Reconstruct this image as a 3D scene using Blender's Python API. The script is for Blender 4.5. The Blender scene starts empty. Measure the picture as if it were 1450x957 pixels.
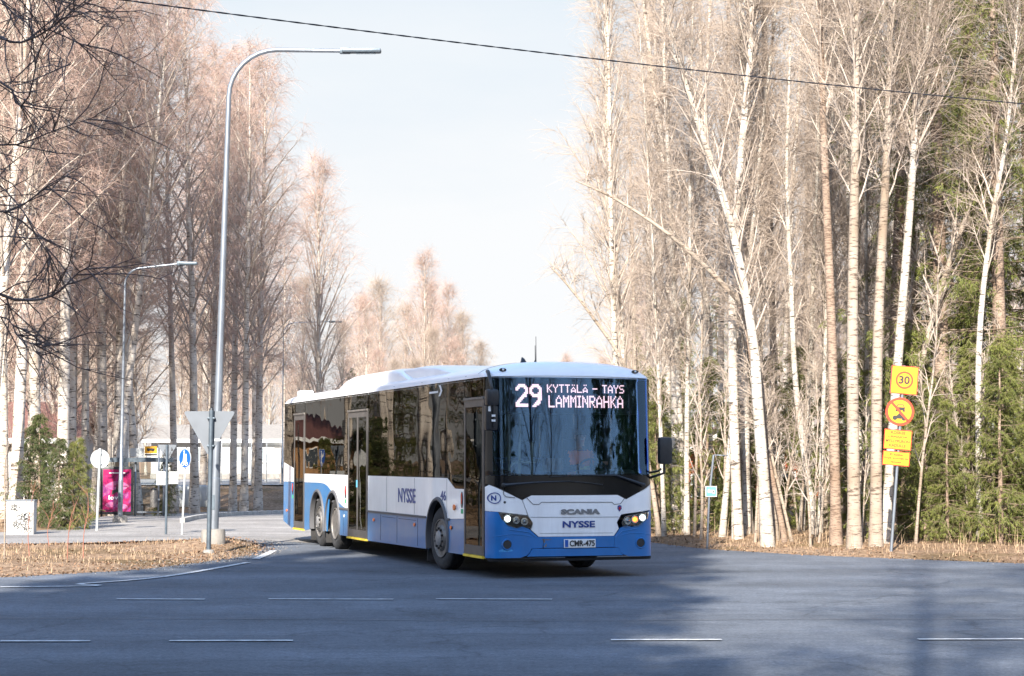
import bpy, bmesh, math, random
import numpy as np
from mathutils import Vector, Matrix
from mathutils.geometry import delaunay_2d_cdt

random.seed(7)
RNG = np.random.default_rng(7)
scene = bpy.context.scene
COL = scene.collection

# ------------------------------------------------------------------ camera
FPX, HC, PITCH = 2753.9, 1.69, 0.0627
cam_data = bpy.data.cameras.new("camera")
cam = bpy.data.objects.new("camera", cam_data)
COL.objects.link(cam)
cam_data.sensor_width = 36.0
cam_data.lens = 36.0 * FPX / 1450.0
cam_data.clip_start = 0.1
cam_data.clip_end = 3000
cam.location = (0, 0, HC)
cam.rotation_euler = (math.pi / 2 + PITCH, 0, 0)
scene.camera = cam

# ------------------------------------------------------------------ light
SUN_EL = math.radians(31)
SUN_AZ = math.radians(12)          # light travels forward (+Y) and this much to the right (+X)
scene.world = bpy.data.worlds.new("World")
scene.world.use_nodes = True
wn = scene.world.node_tree
wn.nodes.clear()
w_out = wn.nodes.new("ShaderNodeOutputWorld")
w_bg = wn.nodes.new("ShaderNodeBackground")
w_sky = wn.nodes.new("ShaderNodeTexSky")
w_sky.sky_type = 'NISHITA'
w_sky.sun_disc = False
w_sky.sun_elevation = SUN_EL
w_sky.sun_rotation = math.pi + SUN_AZ
w_sky.air_density = 1.0
w_sky.dust_density = 0.4
w_sky.ozone_density = 1.6
w_bg.inputs['Strength'].default_value = 0.15
# thin bright spring cloud veil over the sky
w_tc = wn.nodes.new("ShaderNodeTexCoord")
w_map = wn.nodes.new("ShaderNodeMapping")
w_map.inputs['Scale'].default_value = (1.0, 1.0, 3.0)
w_noise = wn.nodes.new("ShaderNodeTexNoise")
w_noise.inputs['Scale'].default_value = 2.2
w_noise.inputs['Detail'].default_value = 7
w_noise.inputs['Roughness'].default_value = 0.55
w_ramp = wn.nodes.new("ShaderNodeValToRGB")
w_ramp.color_ramp.elements[0].position = 0.42
w_ramp.color_ramp.elements[0].color = (0, 0, 0, 1)
w_ramp.color_ramp.elements[1].position = 0.75
w_ramp.color_ramp.elements[1].color = (0.2, 0.2, 0.2, 1)
w_mix = wn.nodes.new("ShaderNodeMixRGB")
w_mix.blend_type = 'MIX'
w_mix.inputs[2].default_value = (3.6, 3.7, 3.9, 1)
L = wn.links.new
L(w_tc.outputs['Generated'], w_map.inputs['Vector'])
L(w_map.outputs['Vector'], w_noise.inputs['Vector'])
L(w_noise.outputs['Fac'], w_ramp.inputs['Fac'])
w_sep = wn.nodes.new("ShaderNodeSeparateXYZ"); L(w_tc.outputs['Generated'], w_sep.inputs[0])
w_hz = wn.nodes.new("ShaderNodeMapRange")      # pale veil low over the horizon, all the way round
w_hz.inputs['From Min'].default_value = 0.24; w_hz.inputs['From Max'].default_value = 0.62
w_hz.inputs['To Min'].default_value = 1.0; w_hz.inputs['To Max'].default_value = 0.0
w_hz.interpolation_type = 'SMOOTHSTEP'
L(w_sep.outputs['Z'], w_hz.inputs['Value'])
w_mx = wn.nodes.new("ShaderNodeMath"); w_mx.operation = 'MAXIMUM'
L(w_ramp.outputs['Color'], w_mx.inputs[0]); L(w_hz.outputs[0], w_mx.inputs[1])
L(w_mx.outputs[0], w_mix.inputs[0])
w_vc = wn.nodes.new("ShaderNodeValToRGB"); ve = w_vc.color_ramp.elements
ve[0].position = 0.0; ve[0].color = (1.0, 1.0, 1.0, 1)
ve[1].position = 0.34; ve[1].color = (0.55, 0.73, 0.90, 1)
q1 = ve.new(0.12); q1.color = (0.96, 0.98, 1.0, 1)
w_add = wn.nodes.new("ShaderNodeMath"); w_add.operation = 'MULTIPLY_ADD'      # broken by soft clouds
w_add.inputs[1].default_value = -0.30; L(w_noise.outputs['Fac'], w_add.inputs[0])
w_zc = wn.nodes.new("ShaderNodeMath"); w_zc.operation = 'ADD'; w_zc.inputs[1].default_value = 0.14
L(w_sep.outputs['Z'], w_zc.inputs[0]); L(w_zc.outputs[0], w_add.inputs[2]); L(w_add.outputs[0], w_vc.inputs[0])
w_vs = wn.nodes.new("ShaderNodeVectorMath"); w_vs.operation = 'SCALE'; w_vs.inputs['Scale'].default_value = 1.76
L(w_vc.outputs['Color'], w_vs.inputs[0]); L(w_vs.outputs[0], w_mix.inputs[2])
L(w_sky.outputs['Color'], w_mix.inputs[1])
L(w_mix.outputs['Color'], w_bg.inputs['Color'])
L(w_bg.outputs['Background'], w_out.inputs['Surface'])

sun_data = bpy.data.lights.new("sun", 'SUN')
sun_data.energy = 3.8
sun_data.angle = math.radians(0.55)
sun_data.color = (1.0, 0.93, 0.83)
sun = bpy.data.objects.new("sun", sun_data)
COL.objects.link(sun)
ldir = Vector((math.sin(SUN_AZ) * math.cos(SUN_EL), math.cos(SUN_AZ) * math.cos(SUN_EL), -math.sin(SUN_EL)))
sun.rotation_euler = ldir.to_track_quat('-Z', 'Y').to_euler()
sun.location = (-20, -60, 50)

scene.view_settings.view_transform = 'Standard'
scene.view_settings.look = 'None'
scene.view_settings.exposure = 1.92
scene.view_settings.gamma = 1.0
scene.cycles.max_bounces = 8
scene.cycles.transparent_max_bounces = 16
scene.cycles.diffuse_bounces = 3
scene.cycles.glossy_bounces = 4

# ------------------------------------------------------------------ helpers
def tag(o, label=None, cat=None, group=None, kind=None):
    if label: o['label'] = label
    if cat: o['category'] = cat
    if group: o['group'] = group
    if kind: o['kind'] = kind
    return o

def empty(name, loc=(0, 0, 0), rz=0.0, label=None, cat=None, group=None):
    o = bpy.data.objects.new(name, None)
    o.empty_display_size = 0.3
    o.location = loc
    o.rotation_euler = (0, 0, rz)
    COL.objects.link(o)
    return tag(o, label, cat, group)

def link_mesh(name, me, parent=None, loc=None):
    o = bpy.data.objects.new(name, me)
    COL.objects.link(o)
    if parent: o.parent = parent
    if loc is not None: o.location = loc
    return o

def copy_tree(root):
    c = root.copy(); COL.objects.link(c)
    for ch in root.children:
        k = ch.copy(); COL.objects.link(k); k.parent = c
        for g in ch.children:
            q = g.copy(); COL.objects.link(q); q.parent = k
    return c

def np_mesh(name, V, quads=None, tris=None, mats=(), qmi=None, tmi=None, smooth=True):
    me = bpy.data.meshes.new(name)
    V = np.asarray(V, dtype=np.float32).reshape(-1, 3)
    nq = 0 if quads is None else len(quads)
    nt = 0 if tris is None else len(tris)
    loops = []
    if nq: loops.append(np.asarray(quads).reshape(-1))
    if nt: loops.append(np.asarray(tris).reshape(-1))
    lv = np.concatenate(loops).astype(np.int32)
    starts = np.concatenate([np.arange(nq) * 4, nq * 4 + np.arange(nt) * 3]).astype(np.int32)
    me.vertices.add(len(V)); me.vertices.foreach_set('co', V.ravel())
    me.loops.add(len(lv)); me.loops.foreach_set('vertex_index', lv)
    me.polygons.add(nq + nt); me.polygons.foreach_set('loop_start', starts)
    mi = np.zeros(nq + nt, dtype=np.int32)
    if qmi is not None: mi[:nq] = qmi
    if tmi is not None: mi[nq:] = tmi
    for m in mats: me.materials.append(m)
    me.polygons.foreach_set('material_index', mi)
    me.polygons.foreach_set('use_smooth', np.full(nq + nt, smooth))
    me.update(calc_edges=True)
    me.validate()
    return me

class MB:
    """collects simple solids into one mesh"""
    def __init__(s): s.v = []; s.f = []; s.sm = []
    def add(s, vs, fs, smooth=False):
        b = len(s.v); s.v += [tuple(v) for v in vs]
        s.f += [[i + b for i in f] for f in fs]; s.sm += [smooth] * len(fs)
        return s
    def box(s, c, d, rot=None, bevel=0.0):
        x, y, z = d[0] / 2, d[1] / 2, d[2] / 2
        if bevel <= 0:
            vs = [Vector((sx * x, sy * y, sz * z)) for sz in (-1, 1) for sy in (-1, 1) for sx in (-1, 1)]
            fs = [(0, 2, 3, 1), (4, 5, 7, 6), (0, 1, 5, 4), (2, 6, 7, 3), (0, 4, 6, 2), (1, 3, 7, 5)]
            sm = False
        else:
            bm = bmesh.new(); bmesh.ops.create_cube(bm, size=1)
            for v in bm.verts: v.co = Vector((v.co.x * d[0], v.co.y * d[1], v.co.z * d[2]))
            bmesh.ops.bevel(bm, geom=list(bm.edges), offset=min(bevel, min(d) * 0.45), segments=2, profile=0.6, affect='EDGES')
            bm.verts.index_update()
            vs = [v.co.copy() for v in bm.verts]; fs = [[v.index for v in f.verts] for f in bm.faces]; bm.free(); sm = True
        if rot is not None:
            R = rot if isinstance(rot, Matrix) else Matrix.Rotation(rot, 3, 'Z')
            vs = [R @ v for v in vs]
        c = Vector(c)
        return s.add([v + c for v in vs], fs, sm)
    def tube(s, pts, r, n=10, cap=True, smooth=True):
        pts = [Vector(p) for p in pts]
        if not isinstance(r, (list, tuple)): r = [r] * len(pts)
        vs = []; ref = None
        for i, p in enumerate(pts):
            t = (pts[min(i + 1, len(pts) - 1)] - pts[max(i - 1, 0)]).normalized()
            if ref is None:
                ref = Vector((0, 0, 1)) if abs(t.z) < 0.9 else Vector((1, 0, 0))
                u = t.cross(ref).normalized()
            else:
                u = (u - t * u.dot(t)).normalized()
            w = t.cross(u)
            for k in range(n):
                a = 2 * math.pi * k / n
                vs.append(p + (u * math.cos(a) + w * math.sin(a)) * r[i])
        fs = []
        for i in range(len(pts) - 1):
            for k in range(n):
                fs.append((i * n + k, i * n + (k + 1) % n, (i + 1) * n + (k + 1) % n, (i + 1) * n + k))
        s.add(vs, fs, smooth)
        if cap:
            b = len(s.v) - len(vs); m = len(pts) - 1
            s.f.append([b + k for k in reversed(range(n))]); s.sm.append(False)
            s.f.append([b + m * n + k for k in range(n)]); s.sm.append(False)
        return s
    def lathe(s, prof, c=(0, 0, 0), axis='X', n=28, smooth=True, closed=False):
        """prof = [(along axis, radius)]"""
        vs = []
        for (a, r) in prof:
            for k in range(n):
                t = 2 * math.pi * k / n
                q = (a, r * math.cos(t), r * math.sin(t)) if axis == 'X' else ((r * math.cos(t), a, r * math.sin(t)) if axis == 'Y' else (r * math.cos(t), r * math.sin(t), a))
                vs.append((q[0] + c[0], q[1] + c[1], q[2] + c[2]))
        m = len(prof); fs = []
        for i in range(m if closed else m - 1):
            j = (i + 1) % m
            for k in range(n): fs.append((i * n + k, i * n + (k + 1) % n, j * n + (k + 1) % n, j * n + k))
        if not closed:
            if prof[0][1] > 1e-4: fs.append(list(reversed(range(n))))
            if prof[-1][1] > 1e-4: fs.append([(m - 1) * n + k for k in range(n)])
        return s.add(vs, fs, smooth)
    def prism(s, poly, y0, y1, f=lambda u, v, w: (u, w, v)):
        """polygon in (u, v) extruded along w; f places it"""
        n = len(poly)
        vs = [f(u, v, y0) for u, v in poly] + [f(u, v, y1) for u, v in poly]
        fs = [list(range(n)), [n + i for i in reversed(range(n))]]
        for i in range(n): fs.append((i, i + n, (i + 1) % n + n, (i + 1) % n))
        return s.add(vs, fs)
    def xf(s, M):
        s.v = [tuple(M @ Vector(v)) for v in s.v]; return s
    def mesh(s, name, mats):
        if not isinstance(mats, (list, tuple)): mats = [mats]
        me = bpy.data.meshes.new(name)
        me.from_pydata(s.v, [], s.f)
        for m in mats: me.materials.append(m)
        me.polygons.foreach_set('use_smooth', s.sm)
        bm = bmesh.new(); bm.from_mesh(me)
        bmesh.ops.remove_doubles(bm, verts=bm.verts, dist=1e-5)
        bmesh.ops.recalc_face_normals(bm, faces=bm.faces)
        for e in bm.edges:
            if len(e.link_faces) == 2 and e.calc_face_angle(0) > 0.7: e.smooth = False
        bm.to_mesh(me); bm.free()
        me.update(); return me
    def build(s, name, mats, parent=None, loc=None):
        return link_mesh(name, s.mesh(name, mats), parent, loc)

def one(name, mats, parent, *boxes, bevel=0.0):
    m = MB()
    for c, d in boxes: m.box(c, d, bevel=bevel)
    return m.build(name, mats, parent)

# ------------------------------------------------------------------ pixel -> place (where things stand in the real place)
def h0(y):
    t = np.clip((np.asarray(y, dtype=float) - 52) / 38.0, 0, 1)
    return -0.55 * t * t * (3 - 2 * t)
CP, SP = math.cos(PITCH), math.sin(PITCH)
def ray(px, py):
    u = (px - 725) / FPX; v = -(py - 478.5) / FPX
    return u, CP - v * SP, SP + v * CP
def gp(px, py):
    dx, dy, dz = ray(px, py)
    z = 0.0
    for _ in range(12):
        t = (z - HC) / dz; z = float(h0(t * dy))
    return (t * dx, t * dy, z)
def at(px, py, Y):
    dx, dy, dz = ray(px, py); t = Y / dy
    return Vector((t * dx, Y, HC + t * dz))
def X_at(px, Y, py=651.0):
    dx, dy, dz = ray(px, py); return Y * dx / dy

# ------------------------------------------------------------------ materials
def new_mat(name):
    m = bpy.data.materials.new(name); m.use_nodes = True
    nt = m.node_tree; nt.nodes.clear()
    out = nt.nodes.new("ShaderNodeOutputMaterial")
    return m, nt, out

def pbr(name, col, rough=0.6, metal=0.0, var=0.0, vscale=6.0, bump=0.0, bscale=40.0, coat=0.0, emit=None, estr=0.0,
        col2=None, stretch=(1, 1, 1), spec=0.5, rvar=0.0, detail=5.0, grime=0.0):
    m, nt, out = new_mat(name)
    b = nt.nodes.new("ShaderNodeBsdfPrincipled")
    nt.links.new(b.outputs[0], out.inputs[0])
    b.inputs['Roughness'].default_value = rough
    b.inputs['Metallic'].default_value = metal
    b.inputs['Specular IOR Level'].default_value = spec
    b.inputs['Coat Weight'].default_value = coat
    b.inputs['Coat Roughness'].default_value = 0.06
    tc = nt.nodes.new("ShaderNodeTexCoord")
    mp = nt.nodes.new("ShaderNodeMapping"); mp.inputs['Scale'].default_value = stretch
    nt.links.new(tc.outputs['Object'], mp.inputs[0])
    if var > 0 or col2 is not None:
        n = nt.nodes.new("ShaderNodeTexNoise"); n.inputs['Scale'].default_value = vscale; n.inputs['Detail'].default_value = detail
        nt.links.new(mp.outputs[0], n.inputs['Vector'])
        r = nt.nodes.new("ShaderNodeValToRGB")
        c2 = col2 if col2 is not None else tuple(c * (1 - var) for c in col)
        c1 = tuple(min(1, c * (1 + (var if col2 is None else 0))) for c in col)
        r.color_ramp.elements[0].position = 0.32; r.color_ramp.elements[0].color = (*c2, 1)
        r.color_ramp.elements[1].position = 0.68; r.color_ramp.elements[1].color = (*c1, 1)
        nt.links.new(n.outputs['Fac'], r.inputs[0]); nt.links.new(r.outputs[0], b.inputs['Base Color'])
        if rvar > 0:
            mr = nt.nodes.new("ShaderNodeMapRange")
            mr.inputs['To Min'].default_value = max(0, rough - rvar); mr.inputs['To Max'].default_value = min(1, rough + rvar)
            nt.links.new(n.outputs['Fac'], mr.inputs['Value']); nt.links.new(mr.outputs[0], b.inputs['Roughness'])
    else:
        b.inputs['Base Color'].default_value = (*col, 1)
    if grime > 0:      # road dust sprayed up from the wheels: strongest along the skirt, streaky
        sep = nt.nodes.new("ShaderNodeSeparateXYZ"); nt.links.new(tc.outputs['Object'], sep.inputs[0])
        mg = nt.nodes.new("ShaderNodeMapping"); mg.inputs['Scale'].default_value = (2, 2, .35); nt.links.new(tc.outputs['Object'], mg.inputs[0])
        ng = nt.nodes.new("ShaderNodeTexNoise"); ng.inputs['Scale'].default_value = 5; ng.inputs['Detail'].default_value = 8; ng.inputs['Roughness'].default_value = .7
        nt.links.new(mg.outputs[0], ng.inputs['Vector'])
        mz = nt.nodes.new("ShaderNodeMapRange"); mz.inputs['From Min'].default_value = 0.25; mz.inputs['From Max'].default_value = 1.5
        mz.inputs['To Min'].default_value = 1.0; mz.inputs['To Max'].default_value = 0.12; nt.links.new(sep.outputs['Z'], mz.inputs['Value'])
        nr = nt.nodes.new("ShaderNodeMapRange"); nr.inputs['From Min'].default_value = 0.35; nr.inputs['From Max'].default_value = 0.7
        nr.inputs['To Min'].default_value = 0.15; nt.links.new(ng.outputs['Fac'], nr.inputs['Value'])
        ml = nt.nodes.new("ShaderNodeMath"); ml.operation = 'MULTIPLY'; nt.links.new(mz.outputs[0], ml.inputs[0]); nt.links.new(nr.outputs[0], ml.inputs[1])
        m3 = nt.nodes.new("ShaderNodeMath"); m3.operation = 'MULTIPLY'; m3.inputs[1].default_value = grime; nt.links.new(ml.outputs[0], m3.inputs[0])
        mxg = nt.nodes.new("ShaderNodeMixRGB"); mxg.inputs[2].default_value = (0.30, 0.26, 0.21, 1)
        nt.links.new(m3.outputs[0], mxg.inputs[0])
        src = [l.from_socket for l in nt.links if l.to_socket == b.inputs['Base Color']]
        if src: nt.links.new(src[0], mxg.inputs[1])
        else: mxg.inputs[1].default_value = (*col, 1)
        nt.links.new(mxg.outputs[0], b.inputs['Base Color'])
    if bump > 0:
        n2 = nt.nodes.new("ShaderNodeTexNoise"); n2.inputs['Scale'].default_value = bscale; n2.inputs['Detail'].default_value = 4
        nt.links.new(mp.outputs[0], n2.inputs['Vector'])
        bp = nt.nodes.new("ShaderNodeBump"); bp.inputs['Strength'].default_value = bump; bp.inputs['Distance'].default_value = 0.02
        nt.links.new(n2.outputs['Fac'], bp.inputs['Height']); nt.links.new(bp.outputs[0], b.inputs['Normal'])
    if emit is not None:
        b.inputs['Emission Color'].default_value = (*emit, 1); b.inputs['Emission Strength'].default_value = estr
    return m

def glass_mat(name, tint, rough=0.0, ior=1.5, refl=(1, 1, 1), wav=0.13):
    m, nt, out = new_mat(name)
    fr = nt.nodes.new("ShaderNodeFresnel"); fr.inputs['IOR'].default_value = ior
    tr = nt.nodes.new("ShaderNodeBsdfTransparent"); tr.inputs['Color'].default_value = (*tint, 1)
    gl = nt.nodes.new("ShaderNodeBsdfGlossy"); gl.inputs['Roughness'].default_value = rough
    gl.inputs['Color'].default_value = (*refl, 1)
    # faint waviness of toughened glass
    tc = nt.nodes.new("ShaderNodeTexCoord")
    n = nt.nodes.new("ShaderNodeTexNoise"); n.inputs['Scale'].default_value = 1.3; n.inputs['Detail'].default_value = 1
    bp = nt.nodes.new("ShaderNodeBump"); bp.inputs['Strength'].default_value = wav; bp.inputs['Distance'].default_value = 0.03
    nt.links.new(tc.outputs['Object'], n.inputs['Vector']); nt.links.new(n.outputs['Fac'], bp.inputs['Height'])
    nt.links.new(bp.outputs[0], gl.inputs['Normal'])
    mx = nt.nodes.new("ShaderNodeMixShader")
    nt.links.new(fr.outputs[0], mx.inputs[0]); nt.links.new(tr.outputs[0], mx.inputs[1]); nt.links.new(gl.outputs[0], mx.inputs[2])
    nt.links.new(mx.outputs[0], out.inputs[0])
    return m

def bark_mat(name, base, dark, scale=5.0, marks=0.5, rough=0.85):
    """birch-like bark: pale with horizontal dark dashes, darker cracked foot"""
    m, nt, out = new_mat(name)
    N = nt.nodes.new; K = nt.links.new
    b = N("ShaderNodeBsdfPrincipled"); b.inputs['Roughness'].default_value = rough; b.inputs['Specular IOR Level'].default_value = 0.2
    tc = N("ShaderNodeTexCoord")
    mp = N("ShaderNodeMapping"); mp.inputs['Scale'].default_value = (1.6, 1.6, 9.0)
    n = N("ShaderNodeTexNoise"); n.inputs['Scale'].default_value = scale; n.inputs['Detail'].default_value = 4; n.inputs['Roughness'].default_value = 0.65
    K(tc.outputs['Object'], mp.inputs[0]); K(mp.outputs[0], n.inputs['Vector'])
    r = N("ShaderNodeValToRGB")
    r.color_ramp.elements[0].position = marks - 0.10; r.color_ramp.elements[0].color = (*dark, 1)
    r.color_ramp.elements[1].position = marks - 0.02; r.color_ramp.elements[1].color = (*base, 1)
    K(n.outputs['Fac'], r.inputs[0])
    n2 = N("ShaderNodeTexNoise"); n2.inputs['Scale'].default_value = 1.1; n2.inputs['Detail'].default_value = 3
    K(tc.outputs['Object'], n2.inputs['Vector'])
    r2 = N("ShaderNodeValToRGB")
    r2.color_ramp.elements[0].position = 0.3; r2.color_ramp.elements[0].color = (0.62, 0.55, 0.48, 1)
    r2.color_ramp.elements[1].position = 0.65; r2.color_ramp.elements[1].color = (1, 1, 1, 1)
    K(n2.outputs['Fac'], r2.inputs[0])
    mu = N("ShaderNodeMixRGB"); mu.blend_type = 'MULTIPLY'; mu.inputs[0].default_value = 1
    K(r.outputs[0], mu.inputs[1]); K(r2.outputs[0], mu.inputs[2])
    # rough dark bark at the foot (real on old birches)
    sep = N("ShaderNodeSeparateXYZ"); K(tc.outputs['Object'], sep.inputs[0])
    n3 = N("ShaderNodeTexNoise"); n3.inputs['Scale'].default_value = 7; K(tc.outputs['Object'], n3.inputs['Vector'])
    ad = N("ShaderNodeMath"); ad.operation = 'MULTIPLY_ADD'; ad.inputs[1].default_value = 2.2; ad.inputs[2].default_value = -0.75
    K(n3.outputs['Fac'], ad.inputs[0])
    sb = N("ShaderNodeMath"); sb.operation = 'SUBTRACT'; K(sep.outputs['Z'], sb.inputs[1]); K(ad.outputs[0], sb.inputs[0])
    cl = N("ShaderNodeClamp"); K(sb.outputs[0], cl.inputs[0])
    sc_ = N("ShaderNodeMath"); sc_.operation = 'MULTIPLY'; sc_.inputs[1].default_value = 0.8; K(cl.outputs[0], sc_.inputs[0])
    mf = N("ShaderNodeMixRGB"); mf.inputs[2].default_value = (dark[0] * 1.6, dark[1] * 1.6, dark[2] * 1.6, 1)
    K(sc_.outputs[0], mf.inputs[0]); K(mu.outputs[0], mf.inputs[1]); K(mf.outputs[0], b.inputs['Base Color'])
    bp = N("ShaderNodeBump"); bp.inputs['Strength'].default_value = 0.5; bp.inputs['Distance'].default_value = 0.02
    K(n.outputs['Fac'], bp.inputs['Height']); K(bp.outputs[0], b.inputs['Normal'])
    K(b.outputs[0], out.inputs[0])
    return m

def ground_mat():
    m, nt, out = new_mat("dry_grass_and_leaf_litter")
    N = nt.nodes.new; K = nt.links.new
    b = N("ShaderNodeBsdfPrincipled"); b.inputs['Roughness'].default_value = 1; b.inputs['Specular IOR Level'].default_value = 0.1
    tc = N("ShaderNodeTexCoord")
    n1 = N("ShaderNodeTexNoise"); n1.inputs['Scale'].default_value = 0.45; n1.inputs['Detail'].default_value = 6
    n2 = N("ShaderNodeTexNoise"); n2.inputs['Scale'].default_value = 9; n2.inputs['Detail'].default_value = 8; n2.inputs['Roughness'].default_value = 0.75
    K(tc.outputs['Object'], n1.inputs['Vector']); K(tc.outputs['Object'], n2.inputs['Vector'])
    r1 = N("ShaderNodeValToRGB"); e = r1.color_ramp.elements
    e[0].position = 0.36; e[0].color = (0.19, 0.14, 0.08, 1)
    e[1].position = 0.62; e[1].color = (0.32, 0.235, 0.165, 1)
    a = e.new(0.48); a.color = (0.26, 0.185, 0.125, 1)
    r2 = N("ShaderNodeValToRGB"); e = r2.color_ramp.elements
    e[0].position = 0.36; e[0].color = (0.45, 0.38, 0.32, 1)
    e[1].position = 0.62; e[1].color = (1.25, 1.2, 1.15, 1)
    K(n1.outputs['Fac'], r1.inputs[0]); K(n2.outputs['Fac'], r2.inputs[0])
    mu = N("ShaderNodeMixRGB"); mu.blend_type = 'MULTIPLY'; mu.inputs[0].default_value = 1
    K(r1.outputs[0], mu.inputs[1]); K(r2.outputs[0], mu.inputs[2]); K(mu.outputs[0], b.inputs['Base Color'])
    bp = N("ShaderNodeBump"); bp.inputs['Strength'].default_value = 1; bp.inputs['Distance'].default_value = 0.05
    K(n2.outputs['Fac'], bp.inputs['Height']); K(bp.outputs[0], b.inputs['Normal'])
    K(b.outputs[0], out.inputs[0])
    return m

def asphalt_mat(name, base, cracks=True):
    m, nt, out = new_mat(name)
    N = nt.nodes.new; K = nt.links.new
    b = N("ShaderNodeBsdfPrincipled"); b.inputs['Roughness'].default_value = 0.85; b.inputs['Specular IOR Level'].default_value = 0.35
    tc = N("ShaderNodeTexCoord")
    # long worn bands along the carriageway
    mp = N("ShaderNodeMapping"); mp.inputs['Scale'].default_value = (0.035, 0.55, 1)
    K(tc.outputs['Object'], mp.inputs[0])
    n1 = N("ShaderNodeTexNoise"); n1.inputs['Scale'].default_value = 1.0; n1.inputs['Detail'].default_value = 4
    K(mp.outputs[0], n1.inputs['Vector'])
    n2 = N("ShaderNodeTexNoise"); n2.inputs['Scale'].default_value = 0.8; n2.inputs['Detail'].default_value = 8; n2.inputs['Roughness'].default_value = 0.65
    K(tc.outputs['Object'], n2.inputs['Vector'])
    n3 = N("ShaderNodeTexNoise"); n3.inputs['Scale'].default_value = 26; n3.inputs['Detail'].default_value = 6; n3.inputs['Roughness'].default_value = 0.8
    K(tc.outputs['Object'], n3.inputs['Vector'])
    def rng(node, lo, hi, a=0.3, c=0.7):
        r = N("ShaderNodeMapRange"); r.inputs['From Min'].default_value = a; r.inputs['From Max'].default_value = c
        r.inputs['To Min'].default_value = lo; r.inputs['To Max'].default_value = hi
        K(node, r.inputs['Value']); return r.outputs[0]
    def mul(a, c):
        q = N("ShaderNodeMath"); q.operation = 'MULTIPLY'; K(a, q.inputs[0]); K(c, q.inputs[1]); return q.outputs[0]
    f = mul(mul(rng(n1.outputs['Fac'], 0.74, 1.24), rng(n2.outputs['Fac'], 0.76, 1.2)), rng(n3.outputs['Fac'], 0.55, 1.45))
    n4 = N("ShaderNodeTexNoise"); n4.inputs['Scale'].default_value = 6.5; n4.inputs['Detail'].default_value = 9; n4.inputs['Roughness'].default_value = 0.8
    K(tc.outputs['Object'], n4.inputs['Vector'])
    f = mul(f, rng(n4.outputs['Fac'], 0.72, 1.28))
    if cracks:
        nd = N("ShaderNodeTexNoise"); nd.inputs['Scale'].default_value = 1.5; nd.inputs['Detail'].default_value = 5
        K(tc.outputs['Object'], nd.inputs['Vector'])
        mv = N("ShaderNodeVectorMath"); mv.operation = 'MULTIPLY_ADD'; mv.inputs[1].default_value = (0.9, 0.9, 0.9)
        K(nd.outputs['Color'], mv.inputs[0]); K(tc.outputs['Object'], mv.inputs[2])
        mp2 = N("ShaderNodeMapping"); mp2.inputs['Scale'].default_value = (0.22, 0.55, 0.3); K(mv.outputs[0], mp2.inputs[0])
        vo = N("ShaderNodeTexVoronoi"); vo.feature = 'DISTANCE_TO_EDGE'; vo.inputs['Scale'].default_value = 1.0
        K(mp2.outputs[0], vo.inputs['Vector'])
        cr = rng(vo.outputs['Distance'], 0.68, 1.0, 0.0, 0.014)
        # cracks fade in and out
        gate = rng(n2.outputs['Fac'], 1.0, 0.0, 0.36, 0.50)
        mxx = N("ShaderNodeMath"); mxx.operation = 'MAXIMUM'; K(cr, mxx.inputs[0]); K(gate, mxx.inputs[1])
        f = mul(f, mxx.outputs[0])
    vm = N("ShaderNodeVectorMath"); vm.operation = 'SCALE'; vm.inputs[0].default_value = base
    K(f, vm.inputs['Scale']); K(vm.outputs[0], b.inputs['Base Color'])
    bp = N("ShaderNodeBump"); bp.inputs['Strength'].default_value = 0.5; bp.inputs['Distance'].default_value = 0.012
    K(n3.outputs['Fac'], bp.inputs['Height']); K(bp.outputs[0], b.inputs['Normal'])
    K(b.outputs[0], out.inputs[0])
    return m

def leaf_mat(name, c1, c2, scale=3.0):
    m, nt, out = new_mat(name)
    N = nt.nodes.new; K = nt.links.new
    b = N("ShaderNodeBsdfPrincipled"); b.inputs['Roughness'].default_value = 0.6; b.inputs['Specular IOR Level'].default_value = 0.3
    tc = N("ShaderNodeTexCoord")
    n = N("ShaderNodeTexNoise"); n.inputs['Scale'].default_value = scale; n.inputs['Detail'].default_value = 6; n.inputs['Roughness'].default_value = 0.7
    K(tc.outputs['Object'], n.inputs['Vector'])
    r = N("ShaderNodeValToRGB")
    r.color_ramp.elements[0].position = 0.35; r.color_ramp.elements[0].color = (*c1, 1)
    r.color_ramp.elements[1].position = 0.65; r.color_ramp.elements[1].color = (*c2, 1)
    K(n.outputs['Fac'], r.inputs[0]); K(r.outputs[0], b.inputs['Base Color'])
    tr = N("ShaderNodeBsdfTranslucent"); K(r.outputs[0], tr.inputs['Color'])
    mx = N("ShaderNodeMixShader"); mx.inputs[0].default_value = 0.22
    K(b.outputs[0], mx.inputs[1]); K(tr.outputs[0], mx.inputs[2]); K(mx.outputs[0], out.inputs[0])
    return m

M = {}
M['asphalt'] = asphalt_mat("asphalt", (0.098, 0.109, 0.126))
M['asphalt_pale'] = asphalt_mat("pale_worn_sunlit_asphalt", (0.24, 0.225, 0.21), cracks=False)  # pale footpath tone; on the side road it carries painted sunlight
M['ground'] = ground_mat()
M['line'] = pbr("worn_road_paint", (0.62, 0.62, 0.60), 0.8, var=0.0, col2=(0.26, 0.26, 0.265), vscale=9, detail=8)
M['kerb'] = pbr("kerb_concrete", (0.36, 0.35, 0.33), 0.9, var=0.25, vscale=4, bump=0.3)
M['bus_white'] = pbr("bus_white_paint", (0.87, 0.87, 0.87), 0.32, var=0.045, vscale=2.2, coat=0.5, rvar=0.08, detail=8, grime=0.30)
M['bus_blue'] = pbr("bus_blue_paint", (0.001, 0.135, 0.40), 0.34, var=0.10, vscale=3, coat=0.25, rvar=0.08, detail=8, grime=0.06)
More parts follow.
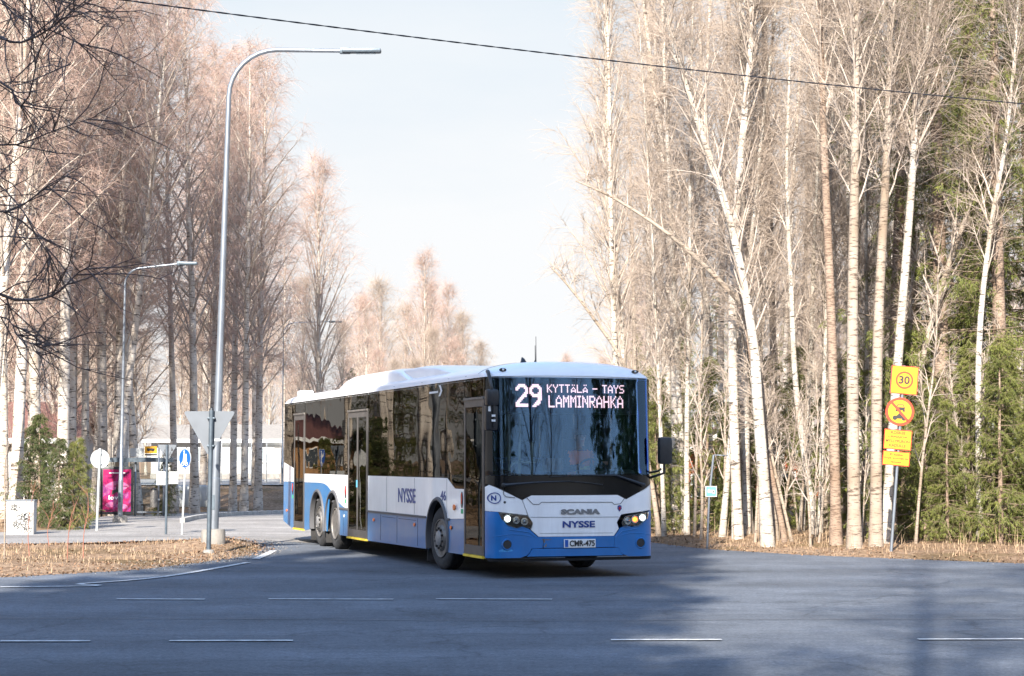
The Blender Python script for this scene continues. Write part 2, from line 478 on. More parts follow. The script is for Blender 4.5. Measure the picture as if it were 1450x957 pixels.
M['bus_blue_dirty'] = pbr("dusty_blue_side_paint", (0.006, 0.145, 0.38), 0.40, coat=0.2, col2=(0.03, 0.15, 0.33), vscale=1.4, rvar=0.12, detail=9, stretch=(1, .5, 2), grime=0.2)
M['black_plastic'] = pbr("black_plastic", (0.018, 0.020, 0.024), 0.35, var=0.2, vscale=20)
M['black_gloss'] = pbr("black_glazed_trim", (0.006, 0.007, 0.009), 0.16, spec=0.3)
M['dark_inside'] = pbr("dark_interior", (0.035, 0.037, 0.042), 0.8)
M['underbody'] = pbr("underbody", (0.012, 0.012, 0.012), 0.95, var=0.3)
M['rubber'] = pbr("tyre_rubber", (0.028, 0.027, 0.027), 0.85, var=0.35, vscale=9, bump=0.4, bscale=60)
M['rim'] = pbr("dusty_wheel_rim", (0.16, 0.148, 0.135), 0.55, metal=0.35, var=0.3, vscale=12)
M['hub'] = pbr("hub_grey", (0.24, 0.235, 0.23), 0.5, metal=0.2, var=0.2, vscale=15)
M['bolt'] = pbr("dark_steel_bolt", (0.06, 0.06, 0.06), 0.5, metal=0.6)
M['rail'] = pbr("grey_rub_rail", (0.085, 0.085, 0.09), 0.6)
M['door_frame'] = pbr("door_frame_dark_brown_grey", (0.075, 0.07, 0.068), 0.45, var=0.15)
M['yellow'] = pbr("yellow_edge", (0.72, 0.50, 0.04), 0.6, var=0.2)
M['glass_side'] = glass_mat("tinted_side_glass", (0.36, 0.37, 0.35), ior=1.40, refl=(0.50, 0.47, 0.43))
M['glass_side_pale'] = glass_mat("lightly_tinted_cab_side_glass", (0.86, 0.90, 0.88), ior=1.40, refl=(0.6, 0.6, 0.6))
M['glass_front'] = glass_mat("windscreen_glass", (0.95, 0.98, 0.98), ior=2.05, refl=(0.30, 0.56, 1.0), wav=0.05)
M['glass_clear'] = glass_mat("clear_glass", (0.9, 0.93, 0.93))
M['blue_text'] = pbr("dark_blue_lettering", (0.012, 0.045, 0.22), 0.4)
M['grey_text'] = pbr("brushed_grey_letters", (0.20, 0.21, 0.225), 0.35, metal=0.5)
M['orange_lens'] = pbr("orange_marker_lens", (0.75, 0.16, 0.02), 0.3)
M['red_lens'] = pbr("red_lens", (0.45, 0.02, 0.02), 0.25)
M['green_sticker'] = pbr("green_sticker", (0.05, 0.38, 0.16), 0.5)
M['white_plain'] = pbr("white_plastic", (0.75, 0.75, 0.74), 0.5, var=0.05)
M['lamp_lit'] = pbr("lit_headlamp", (0.9, 0.9, 0.9), 0.3, emit=(0.95, 1.0, 0.85), estr=3.0)
M['lamp_dim'] = pbr("headlamp_reflector", (0.6, 0.62, 0.66), 0.12, metal=0.9)
M['lamp_orange'] = pbr("lit_indicator", (0.9, 0.3, 0.05), 0.3, emit=(1.0, 0.20, 0.02), estr=1.8)
M['led'] = pbr("led_dots", (0.8, 0.7, 0.75), 0.5, emit=(1.0, 0.66, 0.74), estr=0.46)
M['led_board'] = pbr("led_board", (0.004, 0.005, 0.007), 0.7)
M['seat_blue'] = pbr("blue_seat_fabric", (0.03, 0.06, 0.16), 0.9, var=0.3, vscale=30)
M['grab'] = pbr("pale_green_grab_rail", (0.34, 0.45, 0.42), 0.4)
M['floor_in'] = pbr("interior_floor", (0.10, 0.10, 0.11), 0.8)
M['galv'] = pbr("galvanised_steel", (0.22, 0.245, 0.28), 0.42, metal=0.6, var=0.14, vscale=7, stretch=(1, 1, 0.4))
M['galv_dark'] = pbr("dull_galvanised_post", (0.09, 0.115, 0.14), 0.5, metal=0.5, var=0.2, vscale=7)
M['sign_back'] = pbr("aluminium_sign_back", (0.12, 0.135, 0.155), 0.45, metal=0.2, var=0.10, vscale=3)
M['post_white'] = pbr("pale_steel_post", (0.42, 0.44, 0.44), 0.5, metal=0.2, var=0.1)
M['concrete'] = pbr("concrete", (0.22, 0.205, 0.185), 0.95, var=0.25, vscale=5, bump=0.5)
M['sign_orange'] = pbr("orange_sign_face", (0.78, 0.29, 0.008), 0.45, var=0.06, vscale=5)
M['sign_yellow'] = pbr("yellow_sign_face", (0.78, 0.36, 0.012), 0.45, var=0.05)
M['sign_red'] = pbr("red_sign_border", (0.66, 0.05, 0.02), 0.4)
M['sign_black'] = pbr("black_print", (0.02, 0.02, 0.02), 0.6)
M['sign_brown'] = pbr("faded_brown_print", (0.10, 0.035, 0.01), 0.6)
M['sign_blue'] = pbr("blue_sign_face", (0.005, 0.08, 0.36), 0.4)
M['sign_paleblue'] = pbr("pale_blue_sign_face", (0.10, 0.42, 0.62), 0.4)
M['cable'] = pbr("black_cable", (0.02, 0.02, 0.025), 0.6)
M['wood_pole'] = pbr("weathered_pole", (0.17, 0.14, 0.11), 0.9, var=0.3, stretch=(1, 1, .1))
M['red_wood'] = pbr("red_painted_boards", (0.36, 0.085, 0.04), 0.85, var=0.2)
M['orange_wood'] = pbr("ochre_boards", (0.36, 0.20, 0.09), 0.85, var=0.15)
M['roof_brown'] = pbr("brown_roof_sheet", (0.16, 0.075, 0.06), 0.7, var=0.2)
M['roof_red'] = pbr("red_tile_roof", (0.13, 0.05, 0.04), 0.8, var=0.2)
M['roof_grey'] = pbr("grey_roof", (0.24, 0.215, 0.185), 0.8, var=0.15)
M['wall_white'] = pbr("white_render", (0.42, 0.41, 0.39), 0.9, var=0.06)
M['trim_white'] = pbr("white_trim", (0.72, 0.72, 0.70), 0.6)
M['pane_dark'] = pbr("dark_window_pane", (0.05, 0.06, 0.07), 0.08)
M['pane_sky'] = pbr("painted_sky_pane", (0.30, 0.34, 0.35), 0.2)  # sky reflection put into the pane colour of the long building
M['skin'] = pbr("skin", (0.50, 0.30, 0.22), 0.55)
M['vest'] = pbr("orange_safety_vest", (0.85, 0.20, 0.02), 0.8)
M['vest_band'] = pbr("yellow_reflective_band", (0.75, 0.70, 0.15), 0.5)
M['dark_cloth'] = pbr("dark_cloth", (0.025, 0.027, 0.035), 0.9)
M['hair'] = pbr("dark_hair", (0.03, 0.02, 0.015), 0.8)
# vegetation
M['birch'] = bark_mat("birch_bark", (0.60, 0.55, 0.49), (0.09, 0.075, 0.065), 2.4, 0.475)
M['birch_white'] = bark_mat("bright_white_birch_bark", (0.52, 0.49, 0.44), (0.08, 0.065, 0.055), 3.6, 0.47)
M['aspen'] = bark_mat("pinkish_grey_bark", (0.37, 0.315, 0.26), (0.13, 0.10, 0.08), 3.5, 0.48)
M['pine_bark'] = bark_mat("brown_bark", (0.33, 0.25, 0.195), (0.15, 0.11, 0.085), 5.0, 0.52)
M['branch'] = pbr("pale_branch_bark", (0.36, 0.30, 0.25), 0.9, var=0.3, vscale=3)
M['branch_dark'] = pbr("dark_branch_bark", (0.085, 0.07, 0.06), 0.9, var=0.3, vscale=5)
M['twig'] = pbr("reddish_birch_twigs", (0.45, 0.31, 0.25), 0.85, var=0.25, vscale=0.7)
M['twig_tan'] = pbr("tan_twigs", (0.36, 0.285, 0.225), 0.85, var=0.25, vscale=0.7)
M['twig_dark'] = pbr("dark_twigs", (0.15, 0.115, 0.105), 0.9)
M['needle'] = leaf_mat("spruce_needles", (0.08, 0.105, 0.024), (0.22, 0.235, 0.055), 1.6)
M['needle_dark'] = leaf_mat("dark_spruce_needles", (0.035, 0.06, 0.018), (0.10, 0.13, 0.035), 2.0)
M['dead_needle'] = pbr("bare_spruce_twigs", (0.19, 0.14, 0.095), 0.9, var=0.3)
M['straw'] = pbr("dry_straw", (0.33, 0.235, 0.15), 0.9, var=0.25, vscale=3)
M['leaf_litter'] = pbr("dead_leaves", (0.30, 0.17, 0.09), 0.9, col2=(0.13, 0.075, 0.045), vscale=5)
M['stem_red'] = pbr("reddish_stems", (0.30, 0.12, 0.08), 0.8)

# ------------------------------------------------------------------ noise + distance fields (numpy)
def vnoise(x, y, s, seed):
    r = np.random.default_rng(seed).random((64, 64))
    u = np.asarray(x) / s; v = np.asarray(y) / s
    i = np.floor(u).astype(int); j = np.floor(v).astype(int)
    a = u - i; b = v - j; a = a * a * (3 - 2 * a); b = b * b * (3 - 2 * b)
    g = lambda p, q: r[p % 64, q % 64]
    return (g(i, j) * (1 - a) + g(i + 1, j) * a) * (1 - b) + (g(i, j + 1) * (1 - a) + g(i + 1, j + 1) * a) * b - 0.5

def sdf(poly, X, Y):
    P = np.array(poly); n = len(P)
    d = np.full(X.shape, 1e9); inside = np.zeros(X.shape, bool)
    for i in range(n):
        a = P[i]; b = P[(i + 1) % n]; e = b - a
        wx = X - a[0]; wy = Y - a[1]
        t = np.clip((wx * e[0] + wy * e[1]) / (e @ e), 0, 1)
        d = np.minimum(d, np.hypot(wx - e[0] * t, wy - e[1] * t))
        c = (P[i][1] > Y) != (P[(i + 1) % n][1] > Y)
        xi = a[0] + (Y - a[1]) * (e[0] / (e[1] if abs(e[1]) > 1e-9 else 1e-9))
        inside ^= c & (X < xi)
    return np.where(inside, -d, d)

# road outlines in metres
ROAD = [(-90, 11.2), (90, 11.2), (90, 24.5), (45, 25.0), (25, 26.0), (14, 28.4), (8.4, 32.0), (6.95, 33.3), (5.3, 34.8), (3.7, 37.2),
        (2.9, 40.0), (2.2, 45), (1.6, 52), (0.8, 65), (-0.6, 85), (-4, 120), (-10, 160), (-20, 200), (-26, 200), (-16, 160), (-11.0, 120), (-8.6, 95),
        (-8.9, 78), (-9.3, 66), (-9.3, 56), (-8.9, 50), (-8.0, 46.5), (-6.6, 43.6), (-5.6, 41.2), (-5.1, 39.5), (-4.75, 37.2), (-4.7, 34.8), (-5.1, 32.6), (-5.75, 30.3),
        (-7.3, 28.3), (-10, 27.2), (-20, 26.6), (-90, 26.0)]
PATH = [(-60, 37.0), (-20, 37.6), (-12, 38.4), (-8.6, 40.0), (-6.9, 41.4), (-6.2, 42.6), (-7.9, 46.7), (-8.8, 50.2), (-9.2, 56), (-9.2, 66), (-9.0, 74), (-9.3, 84),
        (-12.4, 84), (-12.7, 72), (-12.9, 62), (-12.3, 55), (-11.0, 50), (-11.4, 46.5), (-13.5, 44.0), (-20, 43.0), (-60, 42.2)]
BANKROAD = [(-70, 96), (-30, 96), (-10.5, 97), (-11, 100), (-12.5, 127), (-70, 127)]

def ground_h(X, Y):
    X = np.asarray(X, float); Y = np.asarray(Y, float)
    d = np.minimum(sdf(ROAD, X, Y), sdf(PATH, X, Y))
    t = np.clip(d / 0.9, 0, 1); t = t * t * (3 - 2 * t)
    z = h0(Y) + np.where(d > 0, -0.03 + 0.065 * t + 0.06 * np.clip(d - .3, 0, 3) / 3 * (X > 0), -0.06)
    rough = vnoise(X, Y, 0.45, 3) * 0.045 + vnoise(X, Y, 1.6, 4) * 0.07 + vnoise(X, Y, 6, 5) * 0.25 * np.clip(d / 8, 0, 1)
    z = z + np.where(d > -0.3, rough * np.clip((d + 0.3) / 0.8, 0, 1), 0)
    z = z + np.where(d > 0, 0.12 * np.exp(-((X + 5.7) ** 2 + (Y - 37.4) ** 2) / 0.9), 0)
    # dry bank behind the bus stop, rising to the yard
    bank = np.clip((Y - 86) / 7, 0, 1) * np.clip((-7 - X) / 3, 0, 1)
    z = z + np.where(d > 0, 0.85 * bank * bank * (3 - 2 * bank), 0)
    fl = np.clip((Y - 94) / 2, 0, 1) * np.clip((132 - Y) / 3, 0, 1) * np.clip((-9 - X) / 2, 0, 1)
    z = z * (1 - fl) + 0.42 * fl
    # forest floor to the right rises gently
    z = z + np.where((X > 2) & (d > 0), np.clip((d - 1.5) / 25, 0, 1) * 0.5, 0)
    return z
def gz(x, y): return float(ground_h(np.array([x]), np.array([y]))[0])

# ------------------------------------------------------------------ ground
def axis(lo, hi, dense_lo, dense_hi, step, grow=1.14):
    a = list(np.arange(dense_lo, dense_hi, step)); s = step; x = a[-1]
    while x < hi: s *= grow; x += s; a.append(x)
    s = step; x = a[0]
    while x > lo: s *= grow; x -= s; a.insert(0, x)
    return np.array(a)
gx = axis(-900, 900, -14, 14, 0.16); gy = axis(-300, 1500, 25, 64, 0.2)
GX, GY = np.meshgrid(gx, gy)
GZ = ground_h(GX, GY)
ny_, nx_ = GX.shape
idx = np.arange(ny_ * nx_).reshape(ny_, nx_)
q = np.stack([idx[:-1, :-1], idx[:-1, 1:], idx[1:, 1:], idx[1:, :-1]], -1).reshape(-1, 4)
me = np_mesh("ground", np.stack([GX, GY, GZ], -1), quads=q, mats=[M['ground']])
tag(link_mesh("ground", me), kind='structure')

def sheet(name, poly, mat, dz, step=1.5):
    """flat road sheet that follows the slope of the land"""
    pts = [Vector(p) for p in poly]
    n = len(pts); edges = [(i, (i + 1) % n) for i in range(n)]
    xs = [p[0] for p in poly]; ys = [p[1] for p in poly]
    ext = []
    y = min(ys)
    while y < max(ys):
        if y > 45:
            for x in np.linspace(max(min(xs), -30), min(max(xs), 30), 20): ext.append((x + 0.01 * y, y))
        y += step * 2
    if ext:
        E_ = np.array(ext); d = sdf(poly, E_[:, 0], E_[:, 1])
        pts += [Vector(p) for p, k in zip(ext, d) if k < -0.3]
    r = delaunay_2d_cdt(pts, edges, [list(range(n))], 1, 1e-5)
    vs = [(v.x, v.y, float(h0(v.y)) + dz) for v in r[0]]
    me = bpy.data.meshes.new(name); me.from_pydata(vs, [], r[2]); me.materials.append(mat)
    return link_mesh(name, me)
tag(sheet("road", ROAD, M['asphalt'], 0.0), kind='structure')
tag(sheet("footpath", PATH, M['asphalt_pale'], 0.006), kind='structure')
SIDE = [p for p in ROAD if p[1] > 40.5]  # pale sheet over the road; sunlight on the side road put into its colour
SIDE = [(2.75, 41.0)] + [p for p in SIDE] + [(-5.3, 41.2), (-4.2, 40.0), (-1.0, 40.8)]
tag(sheet("side_road_sunlit", SIDE, M['asphalt_pale'], 0.004), kind='structure')
sd = sheet("yard_road", BANKROAD, M['asphalt_pale'], 0.46 + 0.55); tag(sd, kind='structure')

def strip(name, pts, w, dz=0.012, mat=None, label=None):
    """painted line: thin sheet following the points"""
    P = [Vector(p[:2]) for p in pts]; vs = []; fs = []
    for i, p in enumerate(P):
        t = (P[min(i + 1, len(P) - 1)] - P[max(i - 1, 0)]).normalized(); n = Vector((-t.y, t.x))
        for s_ in (-1, 1):
            q_ = p + n * s_ * w / 2; vs.append((q_.x, q_.y, float(h0(q_.y)) + dz))
    for i in range(len(P) - 1): fs.append((2 * i, 2 * i + 1, 2 * i + 3, 2 * i + 2))
    me = bpy.data.meshes.new(name); me.from_pydata(vs, [], fs); me.materials.append(mat or M['line'])
    o = link_mesh(name, me); tag(o, kind='structure'); return o
def smooth_pts(pts, n=6):
    out = []; P = [np.array(p[:2]) for p in pts]
    for i in range(len(P) - 1):
        p0 = P[max(i - 1, 0)]; p1 = P[i]; p2 = P[i + 1]; p3 = P[min(i + 2, len(P) - 1)]
        for k in range(n):
            t = k / n
            out.append(tuple(0.5 * ((2 * p1) + (-p0 + p2) * t + (2 * p0 - 5 * p1 + 4 * p2 - p3) * t * t + (-p0 + 3 * p1 - 3 * p2 + p3) * t ** 3)))
    out.append(tuple(P[-1])); return out
# solid edge line sweeping in from the left, and the short arc into the side road
strip("edge_line", smooth_pts([(-60, 24.2), (-20, 24.6), gp(0, 832), gp(117, 827), gp(234, 817), gp(351, 797)]), 0.12)
strip("edge_line", smooth_pts([gp(362, 792), gp(376, 786), gp(387, 780)]), 0.14)
# dashed edge line across the junction mouth
for a, b in ((165, 290), (380, 557), (617, 782)):
    x0, y0_, _ = gp(a, 849); x1, y1_, _ = gp(b, 849.5)
    strip("road_marking", [(x0, y0_), (x1, y1_)], 0.10)
for a, b in ((-420, -330), (0, 128), (240, 415), (865, 1022), (1300, 1450), (1560, 1700)):
    x0, y0_, _ = gp(a, 909 - a * 0.002); x1, y1_, _ = gp(b, 909 - b * 0.002)
    strip("road_marking", [(x0, y0_), (x1, y1_)], 0.10)
# kerb between bus lay-by platform and side road: separate kerb stones
kp = smooth_pts([(-8.95, 53.0), (-9.2, 58), (-9.15, 64), (-8.95, 72), (-8.7, 84)], 6)
kerb = empty("kerb", (0, 0, 0)); tag(kerb, kind='structure')
for i in range(len(kp) - 1):
    a = Vector((kp[i][0], kp[i][1], 0)); b = Vector((kp[i + 1][0], kp[i + 1][1], 0)); d = b - a
    c = (a + b) / 2; z = float(h0(c.y))
    MB().box((c.x, c.y, z + 0.04), (0.13, d.length - 0.012, 0.16), rot=math.atan2(-d.x, d.y)).build("kerb_stone", M['kerb'], kerb)
strip("asphalt_seam", smooth_pts([(-30, 20.7), (-6, 20.9), (0, 20.6), (6, 20.8), (30, 20.5)]), 0.03, 0.009, M['rail'])

# ================================================================== THE BUS
BX0, BY0, BYAW = -0.3003, 27.68, 0.317
bus = empty("city_bus", (BX0 + 1.275 * math.cos(BYAW), BY0 + 1.275 * math.sin(BYAW), 0), BYAW,
            "long white and blue city bus with lit route display turning out of the side road", "bus")
HW, BL = 1.275, 14.85
def F(x, z):
    ax = min(abs(x), HW); r = 0.22; e = max(0.0, ax - (HW - r))
    y = 0.08 * (ax / HW) ** 2 + r - math.sqrt(max(0.0, r * r - e * e))
    return y + 0.05 * max(0.0, z - 1.2)
def R_(x, z):           # rear face
    ax = min(abs(x), HW); r = 0.20; e = max(0.0, ax - (HW - r))
    return BL - (r - math.sqrt(max(0.0, r * r - e * e))) - 0.04 * max(0, z - 1.2)

def patch(name, poly, mat, mapf, parent=bus, thick=0.02, step=0.07, off=0.0, refine=True, smooth=True):
    """shaped panel: polygon in (u, v) filled with a fine net and wrapped on a curved surface"""
    P = []
    n = len(poly)
    for i in range(n):
        a = Vector(poly[i]); b = Vector(poly[(i + 1) % n]); k = max(1, int((b - a).length / step)) if refine else 1
        for j in range(k): P.append(a + (b - a) * (j / k))
    m = len(P); pts = list(P)
    if refine:
        xs = [p.x for p in P]; ys = [p.y for p in P]
        gx_, gy_ = np.meshgrid(np.arange(min(xs) + step / 2, max(xs), step), np.arange(min(ys) + step / 2, max(ys), step))
        d = sdf([(p.x, p.y) for p in poly_v(poly)], gx_.ravel(), gy_.ravel())
        for x, y, k in zip(gx_.ravel(), gy_.ravel(), d):
            if k < -step * 0.35: pts.append(Vector((x, y)))
    r = delaunay_2d_cdt(pts, [(i, (i + 1) % m) for i in range(m)], [list(range(m))], 1, 1e-6)
    V0 = [mapf(v.x, v.y, off) for v in r[0]]; V1 = [mapf(v.x, v.y, off - thick) for v in r[0]]
    nv = len(V0); fs = [list(f) for f in r[2]]
    cnt = {}
    for f in fs:
        for i in range(len(f)):
            e = (f[i], f[(i + 1) % len(f)]); cnt[e] = cnt.get(e, 0) + 1
    rim = [e for e in cnt if (e[1], e[0]) not in cnt]
    fs2 = fs + [[i + nv for i in reversed(f)] for f in fs] + [[b, a, a + nv, b + nv] for a, b in rim]
    me = bpy.data.meshes.new(name); me.from_pydata(V0 + V1, [], fs2); me.materials.append(mat)
    bm = bmesh.new(); bm.from_mesh(me); bmesh.ops.recalc_face_normals(bm, faces=bm.faces)
    for f in bm.faces: f.smooth = smooth
    for e in bm.edges:
        if len(e.link_faces) == 2 and e.calc_face_angle(0) > 0.7: e.smooth = False
    bm.to_mesh(me); bm.free()
    return link_mesh(name, me, parent)
def poly_v(poly): return [Vector(p) for p in poly]
def m_front(x, z, o): return (x, F(x, z) - o, z)
def m_rear(x, z, o): return (x, R_(x, z) + o, z)
def m_door(y, z, o): return (-HW - o - 0.0, y, z)
def m_drv(y, z, o): return (HW + o, y, z)
def arc(cy, cz, r, a0, a1, n=18):
    return [(cy + r * math.cos(math.radians(a0 + (a1 - a0) * i / n)), cz + r * math.sin(math.radians(a0 + (a1 - a0) * i / n))) for i in range(n + 1)]

AX1, AX2, AX3 = 2.736, 9.985, 11.335
RA = 0.585
FE = 0.30          # y where the front corner meets the side
RE = BL - 0.20
ZB, ZW, ZT, ZR = 0.29, 1.415, 2.885, 0.79   # body bottom, window bottom, window top, rub rail

def bottom_run(y0, y1, z=ZB, arches=()):
    """points along the bottom edge from y0 to y1 with wheel arches cut in"""
    out = [(y0, z)]
    for c in arches:
        a = math.degrees(math.asin((0.5 - z) / RA))
        out += arc(c, 0.5, RA, 180 + a, -a) if y1 > y0 else arc(c, 0.5, RA, -a, 180 + a)
    out.append((y1, z)); return out
aR = math.degrees(math.asin((ZR - 0.5) / RA))     # where the rail height cuts an arch
wave = [(12.55, 1.24), (11.4, 1.245), (11.05, 1.245), (10.72, 1.23), (10.45, 1.19), (10.19, 1.12), (9.93, 1.03), (9.67, 0.95), (9.45, 0.885), (9.2, 0.835), (8.95, 0.80), (8.75, ZR)]

for side_, mp in ((-1, m_door), (1, m_drv)):
    def P(name, poly, mat, **k): return patch(name, poly, mat, mp, refine=False, **k)
    def fr(y0, z0, y1, z1): return [(y0, z0), (y1, z0), (y1, z1), (y0, z1)]
    blueS = M['bus_blue_dirty']
    g = 0.004
    if side_ < 0:
        # front section between door and wheel: nose-side strip, blue then white
        P("lower_side_panel", [(1.31, ZB), (2.20, ZB + 0.0)] + arc(AX1, 0.5, RA, 180 + 21, 180 - aR)[0:] + [(2.2, ZR), (1.31, ZR + 0.03)][0:], blueS)
        P("white_side_panel", [(1.31, ZR + 0.034), (AX1 - RA * math.cos(math.radians(aR)), ZR + 0.004)] + arc(AX1, 0.5, RA, 180 - aR, aR)[1:] + [(7.23, ZR + g), (7.23, ZW), (2.22, ZW), (1.80, 1.26), (1.31, 1.26)], M['bus_white'])
        P("lower_side_panel", arc(AX1, 0.5, RA, aR, -21) + [(7.23, ZB - 0.02), (7.23, ZR)], blueS)
        # between middle door and rear door, with the blue wave over both rear wheels
        wv = [w for w in wave]
        P("lower_side_panel", [(8.75, ZB), (9.4, ZB)] + arc(AX2, 0.5, RA, 200, 90, 12) + arc(AX2, 0.5, RA, 90, 52, 5)[1:] + [(AX2 + 0.52, ZB + 0.03), (AX3 - 0.52, ZB + 0.03)] + arc(AX3, 0.5, RA, 128, -18, 18) + [(12.55, ZB - 0.02)] + wave, blueS)
        P("white_side_panel", [(12.55, 1.244)] + [(a, b + g) for a, b in wave[1:]] + [(8.75, ZW), (12.55, ZW)], M['bus_white'])
        # behind the rear door
        P("lower_side_panel", [(13.6, ZB - 0.04), (RE, 0.40), (RE, 1.235), (13.6, 1.235)], blueS)
        P("white_side_panel", [(13.6, 1.239), (RE, 1.239), (RE, 1.64), (13.6, 1.52)], M['bus_white'])
        panes = [[(1.31, 1.265), (1.80, 1.265), (2.215, ZW + g), (2.215, ZT), (1.31, ZT)], fr(2.225, ZW + g, 3.74, ZT), fr(3.75, ZW + g, 5.50, ZT), fr(5.51, ZW + g, 7.225, ZT),
                 fr(8.76, ZW + g, 10.50, ZT), fr(10.51, ZW + g, 12.54, ZT), [(13.61, 1.525), (RE, 1.645), (RE, ZT), (13.61, ZT)],
                 fr(7.26, 2.62, 8.72, ZT), fr(12.58, 2.66, 13.57, ZT), fr(FE + 0.01, 2.62, 1.28, ZT)]
    else:
        P("white_side_panel", [(FE, ZR), (AX1 - RA * math.cos(math.radians(aR)), ZR)] + arc(AX1, 0.5, RA, 180 - aR, aR)[1:] + [(12.55, ZR), (12.55, ZW), (RE, ZW)][0:1] + [(12.55, ZW), (FE, ZW)], M['bus_white'])
        P("lower_side_panel", [(FE, ZB)] + arc(AX1, 0.5, RA, 200, 180 - aR) + [(FE, ZR - g)], blueS)
        P("lower_side_panel", arc(AX1, 0.5, RA, aR, -20) + arc(AX2, 0.5, RA, 200, -20) + arc(AX3, 0.5, RA, 200, -20)[8:] + [(RE, 0.36), (RE, ZR - g)], blueS)
        P("white_side_panel", [(12.55 + g, ZR), (RE, ZR), (RE, ZW), (12.55 + g, ZW)], M['bus_white'])
        panes = [[(FE + .01, ZW - 0.1), (1.9, ZW - 0.1), (1.9, ZT), (FE + .01, ZT)]] + [fr(a, ZW + g, b, ZT) for a, b in ((1.91, 3.6), (3.61, 5.3), (5.31, 7.0), (7.01, 8.7), (8.71, 10.4), (10.41, 12.2), (12.21, RE))]
    for pn in panes:
        P("side_window", pn, M['glass_side'] if side_ < 0 else M['glass_side_pale'], thick=0.006, off=-0.004)
    # window posts and header behind the flush glazing
    posts = (1.30, 2.22, 3.745, 5.505, 7.24, 8.74, 10.505, 12.56, 13.59, RE - 0.03) if side_ < 0 else (0.5, 1.9, 3.6, 5.3, 7.0, 8.7, 10.4, 12.2, RE - 0.03)
    for py_ in posts:
        one("window_post", M['dark_inside'], bus, ((side_ * (HW - 0.055), py_, (ZW + ZT) / 2 - 0.03), (0.07, 0.09, ZT - ZW + 0.16)))
    one("roof_rail", M['dark_inside'], bus, ((side_ * (HW - 0.075), BL / 2 + 0.1, ZT - 0.05), (0.12, BL - 0.9, 0.16)))
    # rub rail
    rr = ((3.40, 7.23), (8.76, 9.42)) if side_ < 0 else ((3.4, 9.3), (11.95, 14.5))
    for a, b in rr:
        one("rub_rail", M['rail'], bus, ((side_ * (HW + 0.008), (a + b) / 2, ZR), (0.022, b - a, 0.035)), bevel=0.006)
    one("rub_rail", M['rail'], bus, ((side_ * (HW + 0.008), 2.13, ZR), (0.022, 0.14, 0.035)), bevel=0.006)
    # wheel arch flares
    for c, a0, a1 in ((AX1, -20, 200), (AX2, -18, 198), (AX3, -18, 198)):
        mb = MB(); n = 26; vs = []; fs = []
        for i in range(n + 1):
            t = math.radians(a0 + (a1 - a0) * i / n)
            for (dr, dx) in ((0.0, -0.06), (-0.004, 0.028), (0.03, 0.030), (0.05, 0.004), (0.05, -0.01)):
                vs.append((side_ * (HW + dx), c + (RA - 0.012 + dr) * math.cos(t), 0.5 + (RA - 0.012 + dr) * math.sin(t)))
        for i in range(n):
            for k in range(4): fs.append((i * 5 + k, i * 5 + k + 1, (i + 1) * 5 + k + 1, (i + 1) * 5 + k))
        mb.add(vs, fs, True)
        mb.build("wheel_arch", M['rail'], bus)
        # liner
        mb = MB(); vs = []; fs = []
        for i in range(n + 1):
            t = math.radians(a0 + (a1 - a0) * i / n)
            for dx in (0, 0.5): vs.append((side_ * (HW - 0.03 - dx), c + RA * math.cos(t), 0.5 + RA * math.sin(t)))
        for i in range(n): fs.append((2 * i, 2 * i + 1, 2 * i + 3, 2 * i + 2))
        b0 = len(vs)
        vs.append((side_ * (HW - 0.53), c, 0.45)); 
        for i in range(n): fs.append((2 * i + 1, 2 * i + 3, b0))
        mb.add(vs, fs, True); mb.build("arch_liner", M['underbody'], bus)
        mb = MB().box((side_ * (HW - 0.12), c + RA + 0.03, 0.30), (0.22, 0.02, 0.40)); mb.build("mud_flap", M['rubber'], bus)

# ---- doors on the kerb side
def door(y0, y1, z0, z1, leaves, z_step=None):
    t = 0.045; X = -HW
    d = one("door", M['door_frame'], bus, ((X + 0.02, (y0 + y1) / 2, z1 - t / 2), (0.055, y1 - y0, t)), ((X + 0.02, (y0 + y1) / 2, z0 + t / 2), (0.055, y1 - y0, t)),
            ((X + 0.02, y0 + 0.018, (z0 + z1) / 2), (0.055, 0.036, z1 - z0 - 2 * t)), ((X + 0.02, y1 - 0.018, (z0 + z1) / 2), (0.055, 0.036, z1 - z0 - 2 * t)))
    one("door_header", M['rim'], d, ((X - 0.012, (y0 + y1) / 2, z1 + 0.018), (0.03, y1 - y0, 0.034)))
    w = (y1 - y0 - 0.072) / leaves
    for k in range(leaves):
        a = y0 + 0.036 + w * k
        m = MB(); f = 0.04
        zc, zh = (z0 + z1) / 2, z1 - z0 - 2 * t
        m.box((X + 0.012, a + f / 2 + 0.004, zc), (0.045, f, zh)).box((X + 0.012, a + w - f / 2 - 0.004, zc), (0.045, f, zh))
        m.box((X + 0.012, a + w / 2, z0 + t + 0.045), (0.043, w - 2 * f - 0.008, 0.09)).box((X + 0.012, a + w / 2, z1 - t - 0.03), (0.043, w - 2 * f - 0.008, 0.06))
        m.build("door_leaf", M['door_frame'], d)
        one("door_glass", M['glass_side'], d, ((X + 0.0, a + w / 2, zc + 0.015), (0.008, w - 2 * f - 0.008, zh - 0.155)))
        m = MB().tube([(X + 0.16, a + w * 0.5, z0 + 0.3), (X + 0.16, a + w * 0.5, z1 - 0.3)], 0.016); m.build("door_grab_rail", M['grab'], d)
    one("sill_edge", M['yellow'], d, ((X - 0.0, (y0 + y1) / 2, z0 - 0.022), (0.06, y1 - y0 - 0.04, 0.034)))
    return d
d1 = door(FE + 0.005, 1.300, 0.32, 2.57, 1)
door(7.245, 8.735, 0.30, 2.57, 2)
d3 = door(12.565, 13.585, 0.30, 2.62, 1)
